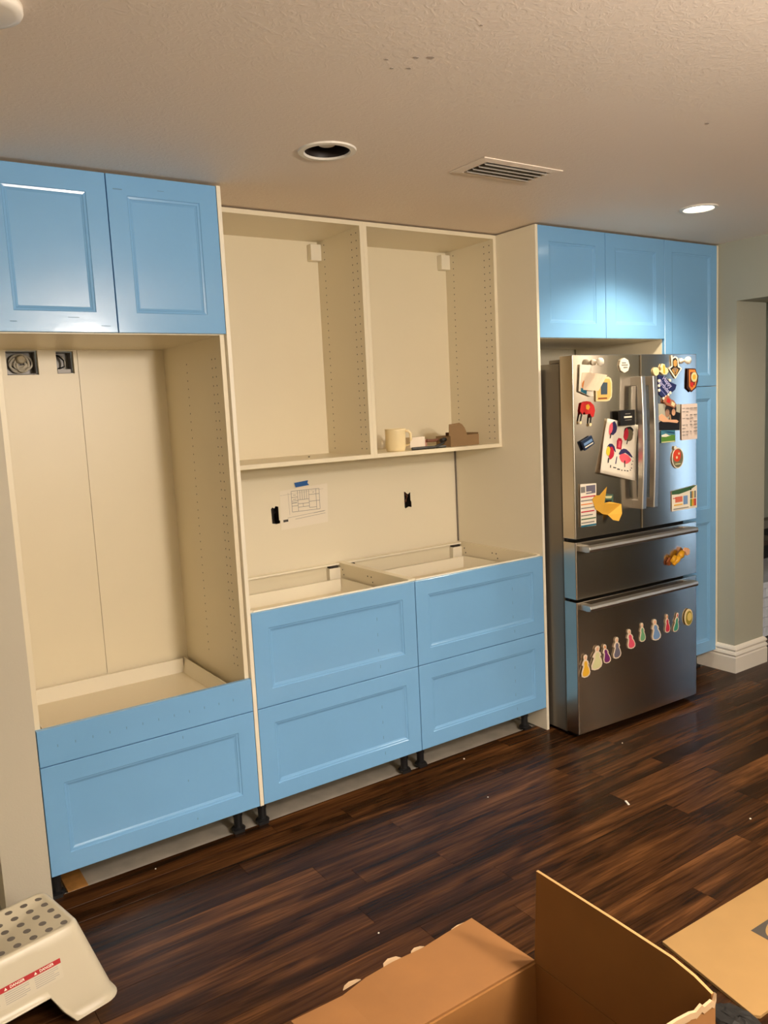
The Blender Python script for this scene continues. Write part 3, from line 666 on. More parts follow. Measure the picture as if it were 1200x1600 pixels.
def paint(name, pts, mat_, k=0):
    mb = MB(); n = len(pts); P3 = []
    for s_, v_ in pts:
        u, z = UL(s_, v_), ZLp(s_, v_); P3.append((u, pw(u, z)-.0011-.0004*k, z))
    c = Vector((0, 0, 0))
    for p in P3: c += Vector(p)/n
    u_, z_ = c.x, c.z; c.y = pw(u_, z_)-.0011-.0004*k
    mb.add(P3+[c], [(i, (i+1) % n, n) for i in range(n)]); return mb.build(name, mat_, parent=t, fix=False)
def blob(cs, cv, rs_, rv, n=14, jag=.12, a0=0, a1=2*math.pi):
    return [(cs+rs_*(1+random.uniform(-jag, jag))*math.cos(a0+(a1-a0)*i/n), cv+rv*(1+random.uniform(-jag, jag))*math.sin(a0+(a1-a0)*i/n)) for i in range(n+(0 if a1-a0 > 6.2 else 1))]
mind = flat('m_indigo', 48, 42, 92, .8); mcrim = flat('m_crimson', 190, 30, 55, .8); mol = flat('m_olive', 105, 95, 70, .8); mpk2 = flat('m_rose', 240, 95, 110, .8); myl = flat('m_lemon', 225, 205, 60, .8)
paint('painted_tree', blob(.24, .85, .10, .12, 14), mind); paint('painted_tree', blob(.155, .83, .055, .11, 12), mpk2, 1); paint('painted_trunk', [(.17, .76), (.20, .76), (.195, .66), (.165, .66)], mk, 2)
paint('painted_tree', blob(.72, .86, .15, .08, 14), mk); paint('painted_tree', blob(.74, .79, .13, .11, 14), mol, 1); paint('painted_tree', blob(.64, .79, .07, .11, 12), mcrim, 2); paint('painted_trunk', [(.70, .70), (.73, .70), (.71, .62), (.685, .62)], mk, 3)
paint('painted_shape', [(.40, .50), (.55, .50), (.56, .66), (.52, .70), (.43, .70), (.39, .64)], mcrim); paint('painted_shape', [(.44, .53), (.51, .53), (.52, .65), (.45, .65)], mpk2, 1)
paint('painted_tree', [(.12, .50), (.18, .56), (.26, .57), (.34, .53), (.39, .44), (.37, .43), (.30, .50), (.22, .53), (.14, .49)], mind); paint('painted_tree', blob(.25, .40, .085, .12, 14), mcrim, 1); paint('painted_tree', blob(.16, .42, .06, .09, 12), myl, 2); paint('painted_trunk', [(.17, .30), (.205, .30), (.20, .21), (.17, .21)], mk, 3)
paint('painted_stroke', [(.42, .36), (.445, .36), (.42, .22), (.39, .22)], mind)
paint('painted_tree', blob(.67, .36, .18, .09, 14), mpk2); paint('painted_tree', [(.48, .42), (.54, .50), (.62, .53), (.70, .53), (.80, .49), (.90, .42), (.88, .40), (.76, .46), (.62, .46), (.50, .40)], mind, 1); paint('painted_trunk', [(.655, .32), (.685, .32), (.685, .20), (.66, .20)], mk, 2)
for (a, b, c_, d_) in ((.25, .13, .03, .05), (.34, .14, .09, .02), (.46, .125, .08, .025), (.58, .12, .03, .025), (.66, .13, .05, .02), (.74, .135, .05, .02), (.83, .16, .03, .02), (.86, .20, .03, .02), (.87, .27, .03, .02), (.90, .33, .025, .02), (.91, .40, .02, .015)):
    paint('painted_dot', [(a, b), (a+c_, b+.004), (a+c_, b+d_), (a, b+d_)], INK)
plate('clip_magnet', rect(.268, .366, 1.470, 1.541), mk, 'black square clip magnet holding up the painting', 'magnet', .014,
      [(rect(.300, .335, 1.522, 1.526), mgrey), (rect(.292, .345, 1.505, 1.513), mw), (rect(.298, .342, 1.494, 1.497), mgrey)], off=.0155)
# coupon strip with printed rows
ex = [(rect(.032, .060, 1.178, 1.205), mgrey), (rect(.066, .126, 1.170, 1.208), msteel), (rect(.066, .100, 1.176, 1.180), mw)]
for k, cc in enumerate((mcrim, mgrey, mor, mgrey, mcrim, mgrey, mdark, mgrey)): ex.append((rect(.032, .125-.01*(k % 3), 1.155-.017*k, 1.160-.017*k), cc))
ex.append((rect(.030, .126, 1.020, 1.028), mteal))
plate('coupon_strip', [(.030, 1.218), (.133, 1.214), (.128, 1.018), (.029, 1.020)], PAPER, 'tall narrow printed coupon strip low on the left door', 'paper', .0012, ex)
# crumpled yellow note
t = thing('yellow_note', 'crumpled yellow paper note low on the left door', 'paper', (.19, S0, 1.03), FF)
mb = MB()
V = [(.100, .006, 1.142), (.118, .012, 1.160), (.140, .014, 1.158), (.172, .030, 1.196), (.165, .020, 1.120), (.160, .012, 1.068), (.120, .006, 1.095), (.215, .006, 1.120), (.285, .014, 1.102), (.260, .040, 1.062), (.232, .045, 1.030), (.210, .030, 1.036), (.195, .012, 1.060)]
mb.add([(u, S0-w_, z) for u, w_, z in V], [(0, 1, 2, 6), (2, 3, 4), (2, 4, 5, 6), (4, 7, 8, 5), (8, 9, 12, 5), (9, 10, 11, 12)])
mb.build('sheet', flat('m_mustard', 225, 170, 55, .7), parent=t, fix=False, solid=.001)
plate('picture_magnet', [(.172, 1.160), (.240, 1.152), (.238, 1.112), (.178, 1.112)], flat('m_forest', 70, 100, 85), 'small green picture magnet over the yellow note', 'magnet', .006, [([(.180, 1.150), (.232, 1.146), (.225, 1.135), (.19, 1.138)], mpale), ([(.185, 1.13), (.23, 1.125), (.22, 1.117), (.19, 1.118)], mk)])
# right door
plate('flower_magnet', [(.570, 1.716), (.585, 1.72), (.582, 1.736), (.592, 1.752), (.608, 1.748), (.612, 1.735), (.628, 1.728), (.634, 1.714), (.620, 1.700), (.598, 1.700)], mcream, 'cream and orange flower-shaped magnet right of the door handle', 'magnet', .008,
      [([(.594, 1.745), (.606, 1.745), (.610, 1.705), (.596, 1.705)], my)], off=.0)
plate('dome_magnet', circ(.548, 1.716, .020, 14), mcream, 'round cream magnet behind the right door handle top', 'magnet', .006, [(circ(.548, 1.716, .012, 10), mpale)])
plate('emblem_magnet', [(.660, 1.792), (.668, 1.792), (.672, 1.778), (.690, 1.787), (.706, 1.782), (.716, 1.764), (.718, 1.742), (.742, 1.728), (.716, 1.702), (.692, 1.678), (.668, 1.702), (.642, 1.730), (.666, 1.740), (.664, 1.764)], mw, 'black and gold shield emblem magnet with white border on the right door', 'magnet', .003,
      [([(.674, 1.775), (.692, 1.780), (.706, 1.770), (.710, 1.735), (.730, 1.727), (.692, 1.688), (.652, 1.728), (.672, 1.738), (.670, 1.760)], mk), ([(.676, 1.764), (.692, 1.772), (.704, 1.762), (.702, 1.742), (.690, 1.736), (.678, 1.742)], mgold), ([(.676, 1.732), (.704, 1.732), (.698, 1.715), (.690, 1.708), (.682, 1.715)], flat('m_taupe', 150, 125, 100)), ([(.664, 1.722), (.674, 1.728), (.690, 1.700), (.686, 1.698)], mgold), ([(.714, 1.722), (.706, 1.728), (.692, 1.700), (.696, 1.698)], mgold)])
plate('shield_magnet', [(.786, 1.728), (.842, 1.726), (.848, 1.712), (.866, 1.690), (.862, 1.660), (.845, 1.628), (.812, 1.610), (.780, 1.630), (.782, 1.68)], flat('m_darkbrown', 70, 35, 25), 'brown and orange shield magnet near the right door edge', 'magnet', .005,
      [([(.793, 1.722), (.838, 1.720), (.858, 1.688), (.842, 1.636), (.812, 1.618), (.790, 1.640)], mor), ([(.800, 1.708), (.836, 1.710), (.848, 1.688), (.835, 1.642), (.802, 1.648)], flat('m_maroon', 120, 50, 40)), (circ(.832, 1.684, .024, 16), mpale), (circ(.832, 1.684, .013, 12), my), ([(.800, 1.66), (.828, 1.655), (.820, 1.632), (.802, 1.640)], mr)])
# birthday pennant with lettering
pt = [(.566, 1.700), (.600, 1.694), (.655, 1.664), (.702, 1.648), (.690, 1.625), (.640, 1.600), (.608, 1.584), (.575, 1.606), (.568, 1.65)]
t = thing('birthday_card', 'navy blue pennant card lettered Happy Birthday on the right door', 'card', (.63, S0, 1.584), FF)
MB().prism_xz(pt, S0-.003, S0).build('card', mb_, parent=t)
ca, sa = math.cos(math.radians(-38)), math.sin(math.radians(-38))
def plc(cx, cz): return lambda x, y_: (cx+x*ca-y_*sa, S0-.0034, cz+x*sa+y_*ca)
mbt = MB(); text_mb(mbt, 'Happy', .030, plc(.632, 1.664), .0006); text_mb(mbt, 'Birthday', .030, plc(.612, 1.640), .0006); mbt.build('lettering', flat('m_lavender', 190, 185, 225), parent=t, fix=False)
mbt = MB(); ln_ = plc(.597, 1.618); mbt.add([ln_(-.028, -.002), ln_(.028, -.002), ln_(.028, .002), ln_(-.028, .002)], [(0, 1, 2, 3)]); mbt.build('small_print', flat('m_periwinkle', 120, 125, 185), parent=t, fix=False)
for (u, z) in ((.572, 1.672), (.572, 1.648), (.573, 1.626), (.604, 1.586), (.622, 1.592), (.640, 1.602), (.655, 1.612), (.652, 1.672)):
    MB().prism_xz(circ(u, z, .0075, 8), S0-.0045, S0-.001).build('scallop', mw, parent=t)
# photo print
plate('photo_print', [(.564, 1.562), (.731, 1.553), (.726, 1.424), (.567, 1.431)], flat('m_photogrey', 185, 180, 160), 'photo print of two embracing people in dark clothes on the right door', 'photo', .0012,
      [([(.568, 1.470), (.600, 1.485), (.640, 1.478), (.655, 1.510), (.690, 1.520), (.729, 1.510), (.724, 1.426), (.568, 1.433)], mk), (circ(.640, 1.528, .026, 14, .030), flat('m_hairdark', 60, 45, 38)), (circ(.632, 1.514, .016, 12, .020), flat('m_tan', 165, 125, 100)), (circ(.678, 1.532, .022, 14, .026), flat('m_hairdark2', 40, 30, 25)), (circ(.678, 1.516, .014, 12, .017), mskin),
       ([(.568, 1.500), (.590, 1.512), (.605, 1.505), (.640, 1.482), (.700, 1.478), (.716, 1.470), (.705, 1.462), (.640, 1.470), (.600, 1.472), (.570, 1.484)], mskin), ([(.645, 1.505), (.655, 1.505), (.660, 1.480), (.650, 1.480)], flat('m_hairpale', 190, 150, 110))])
plate('clip_cluster', [(.612, 1.592), (.628, 1.600), (.650, 1.580), (.672, 1.572), (.690, 1.552), (.676, 1.535), (.650, 1.545), (.618, 1.552), (.600, 1.570)], flat('m_copper', 170, 110, 80), 'small copper and cream clip above the photo print', 'magnet', .010, [([(.622, 1.590), (.645, 1.578), (.640, 1.56), (.615, 1.568)], mr), ([(.655, 1.570), (.680, 1.558), (.672, 1.542), (.650, 1.552)], mcream)])
plate('landscape_card', rect(.586, .690, 1.370, 1.436), flat('m_skyblue', 70, 130, 150), 'small blue and green landscape card under the photo print', 'card', .0015,
      [([(.586, 1.400), (.62, 1.398), (.66, 1.406), (.690, 1.404), (.690, 1.370), (.586, 1.370)], mg), (rect(.588, .688, 1.371, 1.376), mpale), ([(.588, 1.408), (.62, 1.414), (.645, 1.404), (.66, 1.404), (.62, 1.398), (.59, 1.400)], mw), ([(.60, 1.428), (.65, 1.424), (.685, 1.416), (.685, 1.412), (.64, 1.418)], flat('m_navysky', 25, 70, 110))])
ex = []
for i in range(4):
    for j in range(9):
        if (i+j*3) % 7 < 5: ex.append((rect(.746+.029*i, .746+.029*i+.022-.006*((i*j) % 3), 1.530-.0165*j, 1.533-.0165*j), mgrey))
plate('calendar_sheet', rrect(.740, .862, 1.374, 1.552, .004, 2), flat('m_paperpink', 232, 212, 200, .8), 'white printed calendar sheet at the right door edge', 'paper', .0012, ex)
plate('oval_magnet', circ(.709, 1.288, .044, 22, .052), mw, 'white-rimmed oval magnet with a red ball on the right door', 'magnet', .003, [(circ(.709, 1.288, .039, 20, .047), flat('m_moss', 120, 115, 85)), (circ(.702, 1.301, .030, 18, .031), flat('m_tomato', 225, 70, 35)), (circ(.700, 1.292, .007, 10), mcream), (circ(.716, 1.310, .006, 10), mcream), (rect(.688, .728, 1.256, 1.261), mpale), (circ(.688, 1.340, .010, 8), mw)])
ex = [([(.664, 1.126), (.858, 1.140), (.80, 1.118), (.72, 1.106), (.664, 1.108)], mdark), (rect(.690, .745, 1.066, 1.094), flat('m_salmon', 220, 115, 90)), (rect(.752, .785, 1.050, 1.094), mblue), (rect(.672, .695, 1.086, 1.090), mr), (rect(.680, .745, 1.050, 1.056), my)]
for k, cc in enumerate((mteal, mgold, mpale, msteel)): ex += [(rect(.806+.011*k, .815+.011*k, 1.076, 1.112), cc)]
for k, cc in enumerate((mg, my, mor, mcrim)): ex += [(rect(.806+.011*k, .815+.011*k, 1.036, 1.072), cc)]
ex += [(circ(.808, 1.122, .004, 8), mk), (rect(.676, .79, 1.032, 1.036), mgrey)]
plate('price_card', [(.664, 1.126), (.859, 1.140), (.859, 1.024), (.664, 1.024)], mw, 'white colour-chart card low on the right door', 'card', .0012, ex)
# yellow clip on the middle drawer
t = thing('chip_clip', 'amber plastic clip with a pale end on the middle drawer', 'clip', (.70, S0, .755), FF)
mb = MB(); mb.sm = True
for (a, b, r_) in (((.640, .772), (.668, .800), .012), ((.655, .758), (.705, .800), .015), ((.690, .785), (.725, .815), .016), ((.700, .800), (.722, .792), .015)):
    mb.tube([(a[0], S0-.014, a[1]), ((a[0]+b[0])/2, S0-.020, (a[1]+b[1])/2), (b[0], S0-.018, b[1])], [r_*.7, r_, r_*.75], 10)
mb.build('grip', flat('m_honey', 225, 165, 35, .3), parent=t)
MB().prism_xz([(.735, .815), (.752, .832), (.768, .820), (.766, .798), (.745, .792)], S0-.030, S0-.006).build('pale_end', mskin, parent=t, bev=.002)
MB().prism_xz([(.620, .775), (.640, .795), (.650, .775), (.636, .755), (.622, .758)], S0-.012, S0-.001).build('brown_end', flat('m_rust', 135, 70, 25), parent=t)
# row of small gown-shaped magnets
def gown(u, z, col, label, s=1., lean=0., wide=1., topc=mskin):
    def q(a, b): return (u+s*(a*wide+lean*b), z+s*b)
    rim = [q(*p) for p in ((-.007, .047), (.003, .049), (.009, .042), (.008, .032), (.006, .026), (.013, .019), (.017, .008), (.014, .002), (.020, -.012), (.024, -.028), (.020, -.040), (.008, -.047), (-.008, -.047), (-.020, -.041), (-.022, -.026), (-.016, -.010), (-.012, .002), (-.019, .008), (-.014, .020), (-.008, .027), (-.011, .038))]
    inn = [q(*p) for p in ((-.005, .022), (.004, .022), (.009, .012), (.008, .002), (.016, -.014), (.019, -.028), (.015, -.037), (.006, -.042), (-.007, -.042), (-.016, -.037), (-.017, -.026), (-.011, -.010), (-.007, .002), (-.009, .012))]
    top = [q(*p) for p in ((-.004, .042), (.003, .042), (.004, .034), (.001, .028), (-.005, .030))]
    plate('gown_magnet', rim, flat('m_rimcream', 235, 215, 190), label, 'magnet', .003, [(inn, col), (top, topc)], group='gown magnets in a row on the lower drawer')
gl = [(.042, .360, my, 'amber', 1.15, .0, 1.1), (.118, .384, mpale, 'pale green wide', 1.2, .1, 1.35), (.180, .391, mpurp, 'deep purple', 1.0, -.2, 1.1), (.255, .405, msteel, 'slate lilac', 1.1, .0, 1.1), (.351, .430, mpink, 'hot pink', 1.05, -.2, 1.15), (.437, .447, flat('m_seagreen', 110, 165, 120), 'sea green slim', 1.0, -.05, .95), (.536, .441, mblue, 'powder blue', 1.15, -.15, 1.25), (.624, .457, flat('m_berry', 200, 45, 70), 'berry red', 1.0, -.05, .85), (.695, .450, flat('m_emerald', 60, 150, 125), 'teal', 1.0, .2, .9)]
for (u, z, c_, nm, s, le, wd) in gl: gown(u, z, c_, nm + ' gown-shaped magnet in the row on the lower drawer', s, le, wd, mor if nm in ('deep purple', 'berry red') else (mr if nm == 'teal' else mskin))
plate('round_magnet', circ(.790, .460, .032, 20, .044)[:7]+circ(.790, .460, .032, 20, .044)[7:], mcream, 'round cream and olive magnet at the right end of the lower drawer', 'magnet', .004, [(circ(.792, .457, .026, 18, .037), flat('m_olivegold', 150, 135, 45)), (circ(.795, .462, .018, 14, .022), flat('m_straw', 230, 205, 120))])

# ------------------------------------------------------------------ step stool
SR = math.radians(11.7); SO = Vector((-.8274, -.2469, 0)); SF = Fr(SO, SR)   # local origin under the back right top corner, x to the left is negative
SH = .222; TW, TD = .40, .232
st = thing('step_stool', 'white plastic step stool with grey grip dots beside the left wall', 'stool', (-TW/2, -TD/2, 0), SF)
def per(x0, x1, y0, y1, r, N=20):
    pts = []
    segs = [((x1, y0+r), (x1, y1-r)), ((x1-r, y1), (x0+r, y1)), ((x0, y1-r), (x0, y0+r)), ((x0+r, y0), (x1-r, y0))]
    cs = [(x1-r, y1-r, 0), (x0+r, y1-r, 90), (x0+r, y0+r, 180), (x1-r, y0+r, 270)]
    for (a, b), (cx, cy, a0) in zip(segs, cs):
        for k in range(N): pts.append((a[0]+(b[0]-a[0])*k/N, a[1]+(b[1]-a[1])*k/N))
        for k in range(6):
            t_ = math.radians(a0+90*k/6); pts.append((cx+r*math.cos(t_), cy+r*math.sin(t_)))
    return pts
N = 20
top = per(-TW, 0, -TD, 0, .028); bot = per(-TW-.062, .062, -TD-.075, .045, .045)
n = len(top); blk = N+6
def arch(i):
    side, k = divmod(i, blk)
    if k >= N: return 0.
    f = k/N; a, b = (.24, .76) if side in (1, 3) else (.28, .72)
    h = .085
    e = .035
    if f <= a or f >= b: return 0.
    tt = min((f-a)/e, (b-f)/e, 1.); return h*math.sin(tt*math.pi/2)
mb = MB(); mb.sm = True; rs = []
def mixp(i, t_): return (top[i][0]+(bot[i][0]-top[i][0])*t_, top[i][1]+(bot[i][1]-top[i][1])*t_)
inner = per(-TW+.014, -.014, -TD+.014, -.014, .018); inner2 = per(-TW+.020, -.020, -TD+.020, -.020, .014)
rs.append([(*p, SH-.006) for p in inner2]); rs.append([(*p, SH-.001) for p in inner]); 
c1 = per(-TW+.006, -.006, -TD+.006, -.006, .024); rs.append([(*p, SH) for p in c1])
rs.append([(*mixp(i, .0), SH-.006) for i in range(n)])
K = 8
for k in range(1, K+1):
    rg = []
    for i in range(n):
        zb_ = arch(i); z = (SH-.006)+(zb_-(SH-.006))*k/K; t_ = 1-z/(SH-.006); x_, y_ = mixp(i, t_); rg.append((x_, y_, z))
    rs.append(rg)
# small lip at the lower rim
rg = []
for i in range(n):
    x_, y_, z = rs[-1][i]; cx, cy = -TW/2, -TD/2; d = Vector((x_-cx, y_-cy)).normalized()*.008; rg.append((x_+d.x, y_+d.y, z))
rs.append(rg)
mb.rings(rs, True, False)
mb.build('shell', PLAST, parent=st, solid=.003)
DOT = bpy.data.meshes.new('grip_dot'); dmb = MB(); dmb.lathe((0, 0, 0), [(.0105, -.0005), (.0103, .0012), (.0085, .0018)], 16)
DOT.from_pydata(dmb.v, [], dmb.f); DOT.materials.append(RUBBER); DOT.update()
for i in range(8):
    for j in range(5):
        o = bpy.data.objects.new('grip_dot', DOT); COL.objects.link(o); o.parent = st
        o.location = Vector((-.0275-.0432*i, -.0270-.0424*j, SH-.0055)) - Vector((-TW/2, -TD/2, 0))
# warning sticker on the front face
def fface(x, z):   # point on the sloped front face
    t_ = 1-z/(SH-.006); return Vector((x, -TD-.075*t_, z))
nf = Vector((0, -SH, -.075)).normalized()
nf = Vector((0, -.945, .327))
def sq(mb, x0, x1, z0, z1, off):
    mb.add([fface(x0, z0)+nf*off, fface(x1, z0)+nf*off, fface(x1, z1)+nf*off, fface(x0, z1)+nf*off], [(0, 1, 2, 3)])
SX0, SX1 = -.305, -.072
mb = MB(); sq(mb, SX0, SX1, .112, .148, .0026); mb.build('sticker', M('sticker_clear', (.60, .535, .40), .5, srgb=False), parent=st, fix=False)
mb = MB(); sq(mb, SX0, SX1, .148, .160, .0028); mb.build('sticker_band', M('sticker_red', (.42, .008, .010), .5, srgb=False), parent=st, fix=False)
mb = MB(); mbl = MB()
for k in range(3):
    cx = SX1-.042-.078*k
    text_mb(mb, 'DANGER', .0095, lambda x, y_, cx=cx: fface(cx+.004+x, .154+y_*.96)+nf*.0032, .0002)
    mb.add([fface(cx-.030, .1508)+nf*.0032, fface(cx-.022, .1508)+nf*.0032, fface(cx-.026, .1575)+nf*.0032], [(0, 1, 2)])
    for j in range(6): sq(mbl, cx-.032, cx+.032-.012*(j % 3 == 2), .1425-.0048*j, .1438-.0048*j, .003)
mb.build('sticker_lettering', mw, parent=st, fix=False); mbl.build('sticker_small_print', INKG, parent=st, fix=False)

# ------------------------------------------------------------------ big open carton
BZ = .45; bx0_, bx1_, by0_, by1_ = -.605, -.1205, -2.012, -1.600; ct = .005
bxt = thing('open_carton', 'big open brown cardboard carton with raised torn flaps in the foreground', 'carton', ((bx0_+bx1_)/2, (by0_+by1_)/2, 0))
BOX(bx0_, bx1_, by1_-ct, by1_, 0, BZ).build('wall', CARDIN, parent=bxt); BOX(bx0_, bx1_, by0_, by0_+ct, 0, BZ).build('wall', CARD, parent=bxt)
BOX(bx0_, bx0_+ct, by0_+ct, by1_-ct, 0, BZ).build('wall', CARD, parent=bxt); BOX(bx1_-ct, bx1_, by0_+ct, by1_-ct, 0, BZ).build('wall', CARDIN, parent=bxt)
BOX(bx0_+ct, bx1_-ct, by0_+ct, by1_-ct, .002, .008).build('bottom', CARDIN, parent=bxt)
# standing right flap, slightly leaning outwards
fz = BZ+.002
top_ = [(by1_-.002, fz), (by1_-.010, .655), (-1.80, .652), (-1.93, .648), (-1.975, .640), (by0_+.004, .628), (by0_+.004, fz)]
def lean(yv, zv): return bx1_+.0005+(zv-BZ)*.02
mb = MB(); mb.rings([[(lean(a, b)-ct, a, b) for a, b in top_], [(lean(a, b), a, b) for a, b in top_]])
mb.build('flap', CARDIN, parent=bxt)
mb = MB(); mb.rings([[(lean(a, b)-ct-.0004, a, b+.0002), (lean(a, b)+.0004, a, b+.0002), (lean(a, b)+.0004, a, b+.0010), (lean(a, b)-ct-.0004, a, b+.0010)] for a, b in top_[1:6]]); mb.build('flap_edge', CARDB, parent=bxt)
# front flap with torn top
tr = [(-.116, .628), (-.122, .616), (-.128, .621), (-.148, .620), (-.155, .627), (-.170, .622), (-.185, .627), (-.22, .632), (-.25, .634), (-.30, .628), (-.34, .634), (-.41, .628), (-.50, .632), (-.60, .626)]
out = [(-.600, fz), (-.116, fz)] + tr
MB().prism_xz(out, by0_+.0005, by0_+ct).build('flap', CARD, parent=bxt)
ex_ = MB()
for (a, b), (c_, d_) in zip(tr[:-1], tr[1:]):
    h1 = random.uniform(.001, .004); ex_.add([(a, by0_-.0012, b-.007-h1), (c_, by0_-.0012, d_-.007-h1), (c_, by0_-.0012, d_+.002), (a, by0_-.0012, b+.002), (a, by0_+.003, b+.003), (c_, by0_+.003, d_+.003)], [(0, 1, 2, 3), (3, 2, 5, 4)])
ex_.build('torn_edge', CARDEDGE, parent=bxt, fix=False)
# back flap folded out, with a crease and a torn far edge
far = [(-.122, -1.3985), (-.20, -1.404), (-.27, -1.412), (-.35, -1.408), (-.42, -1.413), (-.483, -1.424), (-.600, -1.4254)]
mb = MB(); hz = by1_+.001
def fz2(yv): return BZ+.004-.012*abs((yv-by1_)/.2)
prev = None
tops = []; n_ = 6
grid = []
for j in range(n_+1):
    rowp = []
    for (fx, fy) in far:
        yv = hz+(fy-hz)*j/n_; rowp.append((fx, yv, fz2(yv)-(.004 if abs(fx+.483) < .002 else 0)))
    grid.append(rowp)
k_ = len(far); vs_ = [p for r in grid for p in r]; off = len(vs_); vs_ += [(x, y_, z-.005) for x, y_, z in vs_]
fs = []
for j in range(n_):
    for i in range(k_-1):
        a = j*k_+i; fs.append((a, a+1, a+k_+1, a+k_)); fs.append((off+a, off+a+k_, off+a+k_+1, off+a+1))
for i in range(k_-1): fs.append((i, off+i, off+i+1, i+1)); a = n_*k_+i; fs.append((a, a+1, off+a+1, off+a))
for j in range(n_): a = j*k_; fs.append((a, a+k_, off+a+k_, off+a)); a = j*k_+k_-1; fs.append((a, off+a, off+a+k_, a+k_))
mb.add(vs_, fs); mb.build('flap', CARD, parent=bxt)
for (a, b, d) in ((-.135, -.19, .006), (-.20, -.225, .005), (-.265, -.305, .011), (-.325, -.375, .018), (-.43, -.475, .010)):
    ya = -1.402 if a > -.2 else -1.409
    te = MB().add([(a, ya, fz2(-1.405)-.002), (b, ya-.004, fz2(-1.405)-.002), (b+.010, ya+d*.7, fz2(-1.405)-.004), ((a+b)/2, ya+d, fz2(-1.405)-.003), (a-.006, ya+d*.8, fz2(-1.405)-.004)], [(0, 1, 2, 3, 4)])
    te.build('torn_edge', CARDEDGE, parent=bxt, fix=False, solid=.002)
# left flap folded out
MB().add([(bx0_, by0_+.01, BZ), (bx0_, by1_-.01, BZ), (bx0_-.18, by1_-.01, BZ-.06), (bx0_-.18, by0_+.01, BZ-.06)], [(0, 1, 2, 3)]).build('flap', CARD, parent=bxt, solid=.005)
# folded filler panel inside
MB().add([(-.36, -1.70, .15), (-.14, -1.70, .26), (-.14, -1.92, .26), (-.36, -1.92, .15)], [(0, 1, 2, 3)]).build('inner_sheet', CARDIN, parent=bxt, solid=.004)

# ------------------------------------------------------------------ flat carton with printed logo
FBR = Fr((.648, -1.334, 0), -.025)
ft = thing('cardboard_sheet', 'flattened pale cardboard sheet with a dark oval logo lying on the floor', 'carton', (.5, -.17, 0), FBR)
MB().prism_xy([(0, 0), (1.15, 0), (1.15, -.335), (-.040, -.335), (-.052, -.322)], .0005, .0100).build('sheet', CARDB, parent=ft, bev=.001)
LX, LY = .246, -.1235
BOX(LX, LX+.26, LY-.105, LY, .0096, .0104).build('logo_block', M('logo_dark', (.075, .062, .048), .7, srgb=False), parent=ft)
MB().prism_xy(circ(LX+.13, LY-.0525, .116, 40, .0475), .0100, .0108).build('logo_oval', CARDB, parent=ft)
mbt = MB(); text_mb(mbt, 'IKEA', .078, lambda x, y_: (LX+.13+x, LY-.0525+y_*.9, .0111), .0045); mbt.build('logo_lettering', MATS['logo_dark'], parent=ft, fix=False)

def crumple(name, c, rx, ry, rz, mat_, label, cat, seed):
    rnd = random.Random(seed); mb = MB(); rs = []; n = 16; mb.sm = False
    for k in range(7):
        a = math.pi/2*k/6; rg = []
        for i in range(n):
            t_ = 2*math.pi*i/n; f = rnd.uniform(.75, 1.15)
            rg.append((c[0]+rx*math.cos(a)*f*math.cos(t_), c[1]+ry*math.cos(a)*f*math.sin(t_), c[2]+(rz*math.sin(a)*rnd.uniform(.8, 1.1) if k else 0)))
        rs.append(rg)
    mb.rings(rs); return mb.build(name, mat_, label=label, cat=cat)
crumple('black_wrap', (.545, -1.645, 0.0), .046, .075, .022, M('black_film', (.012, .010, .008), .7, srgb=False), 'crumpled black plastic wrap beside the cardboard sheet', 'plastic wrap', 3)
crumple('white_wrap', (.655, -1.760, 0.0), .052, .05, .04, M('white_film', (.85, .80, .70), .4, srgb=False), 'crumpled white plastic in the lower right corner', 'plastic wrap', 5)

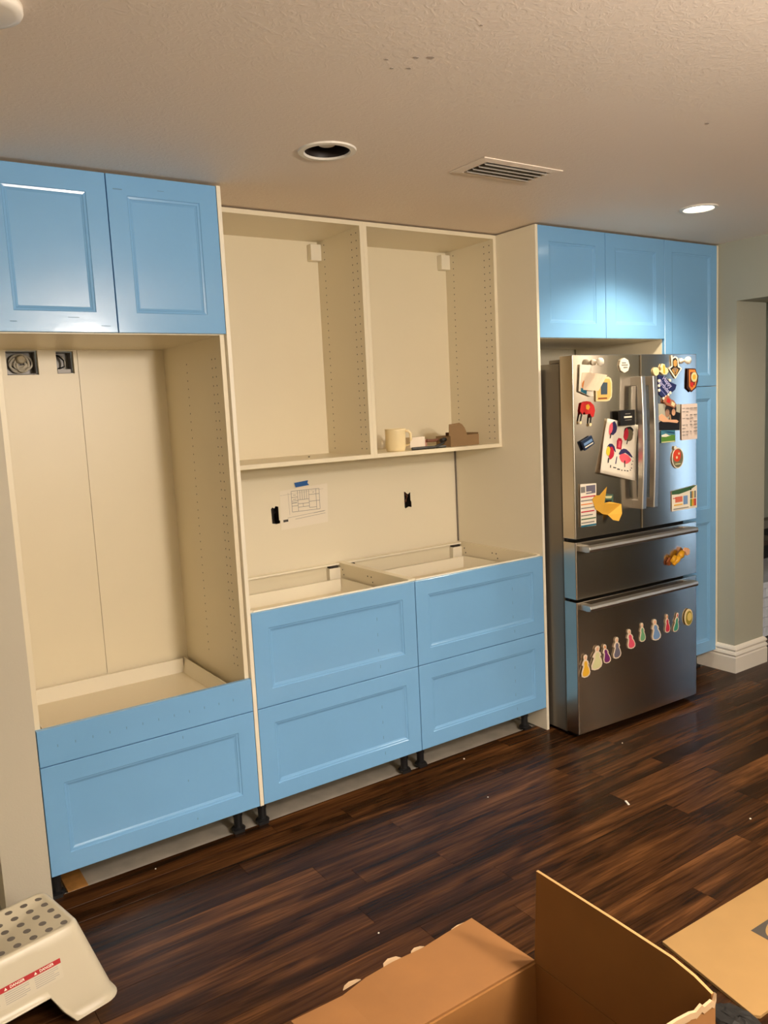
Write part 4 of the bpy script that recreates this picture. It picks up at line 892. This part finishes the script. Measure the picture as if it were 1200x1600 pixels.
# ------------------------------------------------------------------ small leftovers
BOX(-.700, -.632, .083, .22, -.0105, .0012).build('plank_offcut', M('offcut_orange', (.42, .20, .05), .6, noise=(30, .2), srgb=False), label='short orange-brown wood offcut under the tall oven cabinet', cat='offcut')
BOX(-.765, 2.92, .0805, .0835, -.0108, -.0012).build('trim_2', CONC, kind='structure')
F5 = Fr((1.249, -.72, 0), math.radians(62))
MB().box(-.016, .016, -.004, .004, 0, .004).build('wood_splinter', mw, fr=F5, label='white splinter lying on the dark plank floor', cat='debris', bev=.001)
for k, (x, yy, r_) in enumerate(((1.02, .012, .0045), (1.69, -.335, .003), (1.50, -1.09, .004), (-.41, .03, .003), (.02, -.77, .003), (.86, -.33, .003))):
    lab = ('tiny white crumb under the base cabinet drawers', 'tiny white crumb in front of the refrigerator', 'tiny white crumb near the cardboard sheet', 'tiny white crumb below the lower left drawer', 'tiny white crumb near the torn carton flap', 'tiny white crumb on the planks in front of the base cabinets')[k]
    MB().lathe((x, yy, 0), [(r_*.8, 0), (r_, r_*.4), (r_*.5, r_*.9)], 7).build('crumb', mw, label=lab, cat='debris', group='white crumbs on the floor')

# ------------------------------------------------------------------ the lounge seen through the opening
BRK = M('white_brick', (.74, .78, .86), .7, noise=(20, .06), srgb=False)
ht = thing('brick_hearth', 'white painted brick hearth seen through the opening at the right', 'hearth', (4.0, .38, 0))
BOX(3.30, 4.70, .165, WY-.02, 0, .33).build('core', M('mortar', (.50, .52, .55), .9, srgb=False), parent=ht)
bm_ = MB().rings([[(a, 0, b) for a, b in rect(0, .19, 0, .058)], [(a, -.010, b) for a, b in rect(0, .19, 0, .058)], [(a, -.012, b) for a, b in rect(.002, .188, .002, .056)]])
BME = bpy.data.meshes.new('brick'); BME.from_pydata(bm_.v, [], bm_.f); BME.materials.append(BRK); BME.update()
for r_ in range(5):
    for k in range(7):
        o = bpy.data.objects.new('brick', BME); COL.objects.link(o); o.parent = ht; o.location = Vector((3.302+.199*k+(.0 if r_ % 2 else .004), .165, .002+.066*r_)) - Vector((4.0, .38, 0))
BOX(3.29, 4.71, .135, WY-.02, .331, .372).build('ledge', BRK, parent=ht, bev=.004)
t = thing('fireplace', 'black firebox with a dark wooden surround beyond the opening', 'fireplace', (4.3, .6, .372))
BOX(3.9, 5.1, .56, .62, .3725, .60).build('firebox', BLACK, parent=t)
BOX(3.85, 5.15, .54, .62, .60, .66).build('lintel', M('mantel_grey', (.22, .20, .17), .6, srgb=False), parent=t)
t = thing('dark_chair', 'dark wooden chair back seen past the wall edge', 'chair', (4.05, .30, .372))
CHM = M('chair_dark', (.07, .05, .035), .4, srgb=False)
for a in (3.72, 3.92): MB().tube([(a, .32, .373), (a, .34, .8), (a+.01, .38, 1.05)], .014, 8).build('post', CHM, parent=t)
for z in (.72, .84, .96): BOX(3.72, 3.93, .345, .365, z, z+.05).build('rail', CHM, parent=t)
BOX(3.70, 3.94, .18, .36, .60, .63).build('seat', CHM, parent=t)
for a in (3.72, 3.92): BOX(a-.012, a+.012, .19, .214, .373, .60).build('leg', CHM, parent=t)
